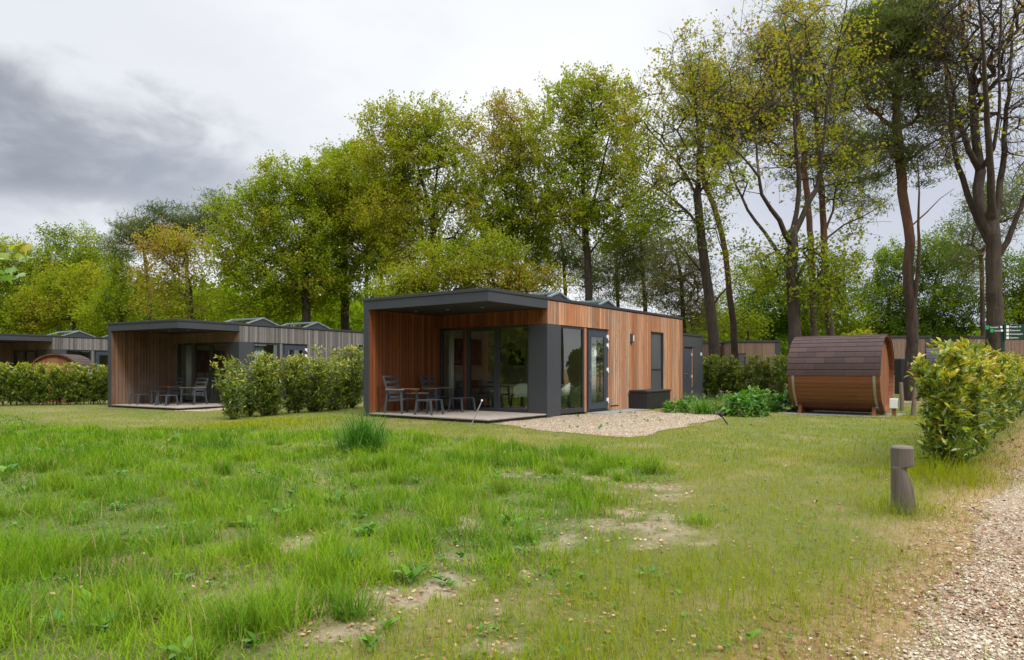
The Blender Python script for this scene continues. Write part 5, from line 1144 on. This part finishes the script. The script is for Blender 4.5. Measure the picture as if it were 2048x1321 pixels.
# ------------------------------------------------------------------ flower bed plants
BROAD = (np.array([(0, 0, 0), (-0.26, 0.28, 0.05), (-0.27, 0.55, 0.03), (0, 1.0, -0.22), (0.27, 0.55, 0.03), (0.26, 0.28, 0.05), (0, 0.3, -0.03), (0, 0.6, -0.06)]),
         [np.array([(0, 6, 1), (0, 5, 6), (2, 7, 3), (7, 4, 3)]), np.array([(1, 6, 7, 2), (6, 5, 4, 7)])])
BLADE = (np.array([(-0.5, 0, 0), (0.5, 0, 0), (-0.42, 0.38, 0.06), (0.42, 0.38, 0.06), (-0.25, 0.72, 0.20), (0.25, 0.72, 0.20), (0, 1.0, 0.42)]), [np.array([(0, 1, 3, 2), (2, 3, 5, 4)]), np.array([(4, 5, 6)])])
def broad_plant(label, px, py, w_, h, n, size, tone, group='plants in the flower bed', flowers=None):
    x, y = G(px, py); root = empty('flower_bed_plant', (x, y, gz1(x, y)), 0, label, 'plant', group)
    c = ell_points(np.array((0, 0, h * 0.15)), np.array((w_ / 2, w_ / 2, h * 0.8)), n * 2, 0.55); c = c[c[:, 2] > 0.03][:n]; n = len(c)
    v = c * np.array((1.6 / w_, 1.6 / w_, 0.4 / h)) + RNG.normal(size=(n, 3)) * 0.35
    roll = np.tile(np.array((0, 0, 1.0)), (n, 1)) + RNG.normal(size=(n, 3)) * 0.25
    V, F, ix = scatter(BROAD[0], BROAD[1], c, rots(n, v, roll), size * RNG.uniform(0.55, 1.2, n))
    link('leaves', fast_mesh('leaves', V, F, {'rnd': np.clip(tone + RNG.normal(size=n) * 0.14, 0, 1)[ix]}, True), M['herb'], root)
    if flowers:
        mat, k, s = flowers; mb = MB(); rr = random.Random(px)
        for _ in range(k):
            a = rr.uniform(0, 6.28); r_ = rr.uniform(0, w_ * 0.4); cx, cy, cz = r_ * math.cos(a), r_ * math.sin(a), h * rr.uniform(0.85, 1.1)
            for q in range(5):
                b_ = q * 1.2566 + a; mb.add([(cx, cy, cz), (cx + s * math.cos(b_ - .4), cy + s * math.sin(b_ - .4), cz + s * .5), (cx + 1.3 * s * math.cos(b_), cy + 1.3 * s * math.sin(b_), cz + s * .3), (cx + s * math.cos(b_ + .4), cy + s * math.sin(b_ + .4), cz + s * .5)], [(0, 1, 2, 3)])
        mb.build('flowers', mat, root)
    return root
def strap_plant(name, label, x, y, w_, h, n, tone, width=0.014, cat='plant', group=None, mat='herb', cols=None, erect=0.9):
    root = empty(name, (x, y, gz1(x, y)), 0, label, cat, group)
    P = np.stack([RNG.normal(size=n) * w_ * 0.14, RNG.normal(size=n) * w_ * 0.14, np.full(n, -0.01)], 1)
    a = RNG.uniform(0, 6.283, n); tilt = np.abs(RNG.normal(size=n)) * 0.45 / erect
    v = np.stack([np.cos(a) * np.sin(tilt), np.sin(a) * np.sin(tilt), np.cos(tilt)], 1)
    # local z of the blade bends outwards
    y_ = v; zdir = np.stack([np.cos(a), np.sin(a), -np.full(n, 0.15)], 1); x_ = np.cross(y_, zdir); x_ /= np.linalg.norm(x_, axis=1, keepdims=True); z_ = np.cross(x_, y_)
    Rm = np.stack([x_, y_, z_], 2); L = h * RNG.uniform(0.3, 1.15, n); wd = width * RNG.uniform(0.7, 1.3, n)
    V, F, ix = scatter(BLADE[0], BLADE[1], P, Rm, np.stack([wd, L, L * RNG.uniform(0.5, 1.5, n)], 1))
    link('leaves', fast_mesh('leaves', V, F, {'rnd': np.clip(tone + RNG.normal(size=n) * 0.15, 0, 1)[ix]}, True), M[mat], root); return root
broad_plant('leafy green plant in the flower bed beside the storage chest', 1352, 826, 0.75, 0.42, 260, 0.15, .55)
broad_plant('broad low plant in the flower bed between chest and strappy clump', 1375, 822, 0.6, 0.55, 160, 0.14, .65)
x, y = G(1408, 829); strap_plant('flower_bed_plant', 'arching strap-leaved clump in the flower bed before the store room', x, y, 1.0, 0.62, 420, .6, .018, group='plants in the flower bed', erect=.8)
broad_plant('purple-flowered plant at the back of the flower bed', 1440, 818, 0.5, 0.50, 130, 0.10, .55, flowers=(M['petal_purple'], 5, 0.035))
broad_plant('cream-flowered plant at the back of the flower bed', 1455, 820, 0.6, 0.55, 150, 0.10, .6, flowers=(M['petal_cream'], 14, 0.03))
broad_plant('mounded broad-leaved plant in the middle of the flower bed', 1488, 832, 1.15, 0.62, 520, 0.19, .5)
broad_plant('tall bright-leaved plant behind the middle mound of the flower bed', 1515, 818, 1.1, 0.75, 360, 0.17, .68)
x, y = G(1545, 824); strap_plant('flower_bed_plant', 'fine grassy clump in the flower bed beside the blue-green plant', x, y, 0.8, 0.48, 380, .45, .010, group='plants in the flower bed', erect=1.3)
broad_plant('blue-green large-leaved plant at the sauna end of the flower bed', 1572, 824, 0.85, 0.55, 170, 0.26, .25)
x, y = G(728, 903); strap_plant('grass_tuft', 'tall blue-green grass tuft standing alone on the lawn', x, y, 1.0, 0.68, 800, .40, .014, 'grass tuft', None, erect=0.95)

# ------------------------------------------------------------------ maple sapling reaching into the left edge
mroot = empty('maple_sapling', (-4.75, 5.3, gz1(-4.75, 5.3)), 0, 'maple twig with lobed leaves reaching in from the left edge', 'sapling')
S = Skel(3000); S.limb([(0, 0, -0.1), (0.05, 0, 1.0), (-0.05, 0.05, 2.6)], 0.03, 0.012, None, 0.3, 0.2)
tg = [W(a, b_, 5.0) - np.array((-4.75, 5.3, 0)) for a, b_ in ((8, 500), (30, 488), (42, 500), (38, 512), (52, 484), (20, 530), (45, 540), (4, 512), (12, 545), (-20, 500), (-30, 520), (-10, 535))]
xtra = [np.array((RNG.normal() * 0.3 - 0.3, RNG.normal() * 0.35, RNG.uniform(1.2, 2.7))) for _ in range(26)]
S.limb([(0.02, 0.0, 1.75), W(-60, 520, 5.1) - np.array((-4.75, 5.3, 0)), W(18, 497, 5.0) - np.array((-4.75, 5.3, 0))], 0.008, 0.003, True, 0.2, 0.1, 0.01)
S.limb([W(-60, 520, 5.1) - np.array((-4.75, 5.3, 0)), W(-10, 535, 5.0) - np.array((-4.75, 5.3, 0)), W(30, 535, 5.0) - np.array((-4.75, 5.3, 0))], 0.006, 0.003, True, 0.2, 0.1, 0.01)
e = S.grow(np.array(tg + xtra), 0.1, 0.1); Vt, Ft, r = S.mesh(0.0018, 3.0)
link('stem', fast_mesh('stem', Vt, Ft, None, True), M['twig'], mroot)
lobes = [(0, 0), (-0.12, -0.03), (-0.42, 0.02), (-0.30, 0.14), (-0.52, 0.38), (-0.30, 0.38), (-0.26, 0.50), (-0.12, 0.48), (0, 0.95), (0.12, 0.48), (0.26, 0.50), (0.30, 0.38), (0.52, 0.38), (0.30, 0.14), (0.42, 0.02), (0.12, -0.03)]
tv = np.array([(a, b_, -0.18 * (abs(a) + 0.5 * max(0, b_ - 0.3))) for a, b_ in lobes] + [(0, 0.25, 0.03)]); tf = [np.array([(i, (i + 1) % 16, 16) for i in range(16)])[:, ::-1]]
P = S.P[np.array(e)]; n = len(P); v = RNG.normal(size=(n, 3)) * 0.5 + np.array((0.6, -0.3, -0.35)); roll = np.array((0, -0.6, 0.8)) + RNG.normal(size=(n, 3)) * 0.45
V, F, ix = scatter(tv, tf, P, rots(n, v, roll), RNG.uniform(0.09, 0.135, n))
rn = RNG.uniform(0, 0.8, n); rn[4] = 0.9
link('leaves', fast_mesh('leaves', V, F, {'rnd': rn[ix]}, True), M['maple'], mroot)

# ------------------------------------------------------------------ lawn
def blade_set(name, x, y, h, wd, col, tilt, label, cat='grass'):
    n = len(x); a = RNG.uniform(0, 6.283, n)
    v = np.stack([np.cos(a) * np.sin(tilt), np.sin(a) * np.sin(tilt), np.cos(tilt)], 1); zdir = np.stack([np.cos(a), np.sin(a), -np.full(n, 0.1)], 1)
    x_ = np.cross(v, zdir); x_ /= np.linalg.norm(x_, axis=1, keepdims=True); z_ = np.cross(x_, v); Rm = np.stack([x_, v, z_], 2)
    tv = np.array([(-0.5, 0, 0), (0.5, 0, 0), (-0.36, 0.55, 0.12), (0.36, 0.55, 0.12), (0, 1.0, 0.40)]); tf = [np.array([(0, 1, 3, 2)]), np.array([(2, 3, 4)])]
    V, F, ix = scatter(tv, tf, np.stack([x, y, gz(x, y) - 0.006], 1), Rm, np.stack([wd, h, h * RNG.uniform(0.3, 1.3, n)], 1))
    o = link(name, fast_mesh(name, V, F, {'col': col[ix]}, True), M['grass']); tag(o, label, cat, kind='stuff'); return o
xs_, ys_ = [], []
for y0, y1, dens in ((1.9, 3.2, 4200), (3.2, 5, 3300), (5, 7.5, 1900), (7.5, 11, 1200), (11, 16, 680), (16, 23, 340), (23, 34, 100)):
    area = (y1 - y0) * (1.62 * (y0 + y1) / 2 + 2.4); n = int(area * dens); yy = RNG.uniform(y0, y1, n); xx = RNG.uniform(-1, 1, n) * (0.81 * yy + 1.2); xs_.append(xx); ys_.append(yy)
x = np.concatenate(xs_); y = np.concatenate(ys_)
L = lush(x, y); Bv = bare(x, y); dr = d_road(x, y); cl = fbm(x * 1.1 + 3, y * 1.1, 3); cl2 = fbm(x * 3.2, y * 3.2 + 9, 3)
keep = RNG.random(len(x)) < np.clip(1.0 - 0.9 * Bv, 0.18, 1) * np.clip(1 - sstep(-0.45, 0.25, dr), 0.03, 1) * (0.75 + 0.25 * sstep(0.35, 0.55, cl2))
bedm = in_bed(x, y); keep &= (~no_grass(x, y) | (bedm & (RNG.random(len(x)) < 0.05 + 0.25 * sstep(0.55, 0.7, fbm(x * 2, y * 2))) & ~(local(x, y, 'main')[0] < AW) & ~(local(x, y, 'grey')[0] < AW))) & (dr < 1.2)
x, y, L, Bv, dr, cl, cl2 = (q[keep] for q in (x, y, L, Bv, dr, cl, cl2)); n = len(x)
far = sstep(10, 17, y)
h = (0.055 + 0.02 * RNG.random(n)) * (1 - L) + L * (0.045 + 0.13 * sstep(0.42, 0.72, cl) + 0.075 * sstep(0.48, 0.7, cl2)); h *= RNG.uniform(0.4, 1.5, n)
fine = (1 - L) * sstep(5.5, 3.8, y); h += fine * 0.06 * RNG.uniform(0.3, 1.3, n); h *= (1 - 0.35 * far) * (1 - 0.5 * sstep(0.2, 0.6, Bv))
for (qx, qy, rad, k) in (G(1830, 1030) + (0.32, 0.17), G(1790, 1030) + (0.2, 0.10), G(1900, 965) + (0.6, 0.34), G(1950, 930) + (0.6, 0.25), G(1800, 838) + (0.8, 0.12), G(480, 850) + (1.3, 0.10), G(600, 845) + (1.3, 0.10)):
    h += k * np.exp(-(((x - qx) / rad) ** 2 + ((y - qy) / rad) ** 2)) * RNG.uniform(0.4, 1.2, n)
wd = np.where(L > 0.5, 0.0052, 0.0030) * np.maximum(1, y / 5.5) * RNG.uniform(0.7, 1.4, n)
cg = np.array((0.112, 0.235, 0.014)); cg2 = np.array((0.20, 0.315, 0.016)); co = np.array((0.16, 0.245, 0.006)); co2 = np.array((0.255, 0.27, 0.010)); cs = np.array((0.36, 0.26, 0.11)); cd = np.array((0.24, 0.15, 0.06))
u = RNG.random(n); hue = fbm(x * 0.6 + 50, y * 0.6, 3)
col = lerp(lerp(co, co2, np.clip(u * 0.6 + (hue - 0.35) * 1.5, 0, 1)), lerp(lerp(cg, cg2, np.clip(u * 0.9 + (hue - 0.5) * 2.2, 0, 1)), np.array((0.055, 0.14, 0.018)), 0.75 * sstep(0.5, 0.68, fbm(x * 1.9 + 30, y * 1.9 + 5, 3))), L)
dry = np.clip((1 - L) * (0.13 - 0.06 * sstep(9, 13, y)) + 0.07 + 0.12 * L * sstep(0.45, 0.7, fbm(x * 1.7 + 70, y * 1.7, 3)) * 2 + 0.75 * sstep(-1.0, -0.1, dr) + 0.35 * sstep(0.1, 0.5, Bv) + (1 - L) * 0.55 * sstep(0.42, 0.66, fbm(x * 0.9 + 20, y * 0.9, 3)) * sstep(10, 5, y), 0, 0.92)
for qx, qy, rad in (G(1830, 1030) + (0.5,), G(1900, 965) + (0.8,)): dry *= 1 - 0.8 * np.exp(-(((x - qx) / rad) ** 2 + ((y - qy) / rad) ** 2))
isdry = RNG.random(n) < dry * 0.75; col = np.where(isdry[:, None], lerp(cs, cd, RNG.random(n) ** 1.5), col)
h = np.where(isdry, h * 0.75, h); stalk = (RNG.random(n) < 0.012) & (L > 0.5); h = np.where(stalk, h * 1.5 + 0.06, h); wd = np.where(stalk, wd * 0.5, wd); col[stalk] = (0.33, 0.30, 0.12); tilt = np.abs(RNG.normal(size=n)) * 0.5 + 0.05 + 0.35 * isdry
blade_set('lawn_grass', x, y, h, wd, col, tilt, 'green and straw-coloured lawn grass across the whole foreground')
# taller clumps in the rough part of the lawn
cx, cy, cr, ch = [], [], [], []
for a, b_, r_, hh in ((520, 1110, .10, .24), (700, 1135, .15, .26), (560, 1260, .13, .25), (830, 1085, .12, .2), (870, 1010, .14, .2), (240, 1010, .2, .22), (330, 1090, .16, .2), (160, 1040, .16, .22), (480, 1050, .18, .22), (90, 890, .3, .22), (620, 1030, .2, .22), (650, 1170, .08, .25), (450, 1280, .12, .26), (1000, 1120, .1, .12), (790, 910, .2, .22), (640, 905, .25, .2), (1080, 1010, .16, .16), (40, 1240, .14, .24), (200, 1260, .12, .22), (300, 1230, .1, .24), (1390, 1050, .15, .12)):
    q = G(a, b_); cx.append(q[0]); cy.append(q[1]); cr.append(r_); ch.append(hh)
k = 0
while k < 150:
    yy = RNG.uniform(2.4, 13.5); xx = RNG.uniform(-0.8, 0.4) * yy
    if lush(np.array([xx]), np.array([yy]))[0] > 0.6 and bare(np.array([xx]), np.array([yy]))[0] < 0.3: cx.append(xx); cy.append(yy); cr.append(RNG.uniform(.06, .2)); ch.append(RNG.uniform(.13, .25)); k += 1
cx, cy, cr, ch = map(np.array, (cx, cy, cr, ch)); per = 170
x = np.repeat(cx, per) + RNG.normal(size=len(cx) * per) * np.repeat(cr, per) * 0.6; y = np.repeat(cy, per) + RNG.normal(size=len(cx) * per) * np.repeat(cr, per) * 0.6
h = np.repeat(ch, per) * RNG.uniform(0.5, 1.25, len(x)); tone = np.repeat(RNG.random(len(cx)), per)
col = lerp(np.array((0.095, 0.205, 0.020)), np.array((0.20, 0.31, 0.020)), np.clip(tone * 0.7 + RNG.random(len(x)) * 0.4, 0, 1)); st = RNG.random(len(x)) < 0.06; col[st] = (0.34, 0.27, 0.12)
blade_set('tall_grass', x, y, h, 0.0058 * np.maximum(1, y / 6) * RNG.uniform(0.7, 1.3, len(x)), col, np.abs(RNG.normal(size=len(x))) * 0.5 + 0.05, 'taller bright green grass clumps in the rough half of the lawn')
# broad-leaved weeds
pts = [G(a, b_) + (s * 0.8,) for a, b_, s in ((820, 1165, .13), (830, 1150, .12), (735, 1075, .13), (745, 1070, .12), (680, 1000, .15), (655, 1005, .14), (580, 1020, .12), (560, 1035, .12), (890, 1165, .09), (900, 1175, .08), (350, 885, .25), (270, 865, .2), (10, 950, .25), (1500, 1285, .09), (1290, 1150, .08), (1310, 1155, .08), (740, 1300, .1), (1160, 1155, .07), (1000, 895, .14), (1250, 925, .14), (690, 1240, .08), (920, 1120, .1))]
for _ in range(110):
    yy = RNG.uniform(2.4, 12); xx = RNG.uniform(-0.75, 0.3) * yy
    if lush(np.array([xx]), np.array([yy]))[0] > 0.3: pts.append((xx, yy, RNG.uniform(.04, .11)))
for _ in range(40):
    q = BED[RNG.integers(0, len(BED))] * 0.6 + np.array((2.6, 17.0)) * 0.4 + RNG.normal(size=2) * 0.8; pts.append((q[0], q[1], RNG.uniform(.03, .075)))
for _ in range(2600):      # clover in drifts
    yy = RNG.uniform(2.2, 10); xx = RNG.uniform(-0.78, 0.45) * yy; L1 = lush(np.array([xx]), np.array([yy]))[0]
    if RNG.random() < sstep(0.46, 0.62, fbm(np.array([xx * 1.3 + 60]), np.array([yy * 1.3]), 3))[0] * (0.25 + L1): pts.append((xx, yy, RNG.uniform(.018, .04)))
P = []; Dv = []; Sz = []; Tn = []
for px_2, py_2, s in pts:
    k = RNG.integers(5, 10); a = RNG.uniform(0, 6.283, k); e = RNG.uniform(0.25, 1.1, k); zz = gz1(px_2, py_2)
    for j in range(k):
        P.append((px_2 + 0.01 * math.cos(a[j]), py_2 + 0.01 * math.sin(a[j]), zz + RNG.uniform(0, 0.04))); Dv.append((math.cos(a[j]) * math.cos(e[j]), math.sin(a[j]) * math.cos(e[j]), math.sin(e[j]))); Sz.append(s * RNG.uniform(0.6, 1.2)); Tn.append(RNG.uniform(.25, .85))
P = np.array(P); n = len(P); V, F, ix = scatter(BROAD[0], BROAD[1], P, rots(n, np.array(Dv), np.tile(np.array((0, 0, 1.0)), (n, 1)) + RNG.normal(size=(n, 3)) * 0.15), np.array(Sz))
o = link('lawn_weeds', fast_mesh('lawn_weeds', V, F, {'rnd': np.array(Tn)[ix]}, True), M['herb']); tag(o, 'broad-leaved weeds scattered through the rough lawn', 'weeds', kind='stuff')

# ------------------------------------------------------------------ pebbles and litter
OCT = (np.array([(1, 0, 0), (0, 1, 0), (-1, 0, 0), (0, -1, 0), (0, 0, .7), (0, 0, -.7), (.62, .62, .35), (-.62, .62, .35), (-.62, -.62, .35), (.62, -.62, .35)], float),
       [np.array([(0, 6, 4), (6, 1, 4), (1, 7, 4), (7, 2, 4), (2, 8, 4), (8, 3, 4), (3, 9, 4), (9, 0, 4), (0, 1, 6), (1, 2, 7), (2, 3, 8), (3, 0, 9)])])
def stones(name, x, y, s, label):
    n = len(x); ang = RNG.uniform(0, 6.283, n); cc = np.cos(ang); ss = np.sin(ang); Rm = np.zeros((n, 3, 3)); Rm[:, 0, 0] = cc; Rm[:, 0, 1] = -ss; Rm[:, 1, 0] = ss; Rm[:, 1, 1] = cc; Rm[:, 2, 2] = 1
    V, F, ix = scatter(OCT[0], OCT[1], np.stack([x, y, gz(x, y) + 0.010], 1), Rm, s[:, None] * RNG.uniform(0.6, 1.3, (n, 3)))
    o = link(name, fast_mesh(name, V, F, {'rnd': RNG.random(n)[ix]}), M['stone']); tag(o, label, 'pebbles', kind='stuff')
yy = 1.9 + 9 * RNG.random(120000) ** 1.8; xx = RNG.uniform(0.2, 0.85, len(yy)) * yy + RNG.uniform(-.5, 1, len(yy)); dd = d_road(xx, yy)
k = (dd > -0.55) & (dd < 4.4) & (RNG.random(len(yy)) < sstep(-0.6, 0.35, dd) * (0.25 + 0.75 * sstep(0.35, 0.6, fbm(xx * 1.6, yy * 1.6))) * (0.45 + 0.55 * np.abs(np.sin((dd + 0.25) * 2.1))))
stones('road_pebbles', xx[k], yy[k], np.clip(RNG.lognormal(-5.15, 0.4, k.sum()), 0.003, 0.016), 'pale pebbles on the gravel road at the lower right')
xx = RNG.uniform(-12, 7, 260000); yy = RNG.uniform(12.5, 30, 260000); k = in_bed(xx, yy); kk = np.where(k)[0][:26000]
stones('bed_pebbles', xx[kk], yy[kk], np.clip(RNG.lognormal(-4.6, 0.35, len(kk)), 0.006, 0.02), 'pale pebbles of the gravel beds along the cabins')
n = 130000; yy = 2 + 14 * RNG.random(n) ** 1.6; xx = RNG.uniform(-0.75, 0.85, n) * yy; dd = d_road(xx, yy)
pr_ = np.clip(1.0 * np.exp(-((dd - 0.4) / 0.85) ** 2) * sstep(0.36, 0.58, fbm(xx * 1.5 + 9, yy * 1.5)) + 0.5 * bare(xx, yy) + 0.0012, 0, 1); k = RNG.random(n) < pr_ * 0.6; xx = xx[k]; yy = yy[k]; n = len(xx)
v = RNG.normal(size=(n, 3)) * np.array((1, 1, 0.18)); roll = np.tile(np.array((0, 0, 1.0)), (n, 1)) + RNG.normal(size=(n, 3)) * 0.3
V, F, ix = scatter(LEAFQ[0], LEAFQ[1], np.stack([xx, yy, gz(xx, yy) + 0.012], 1), rots(n, v, roll), RNG.uniform(0.012, 0.045, n) * np.maximum(0.8, yy / 7))
rn = np.where(d_road(xx, yy) > -0.7, RNG.random(n) * 0.6, 0.2 + 0.68 * RNG.random(n))
o = link('leaf_litter', fast_mesh('leaf_litter', V, F, {'rnd': rn[ix]}), M['litter']); tag(o, 'dry brown leaf litter on bare soil and the road edge', 'dead leaves', kind='stuff')
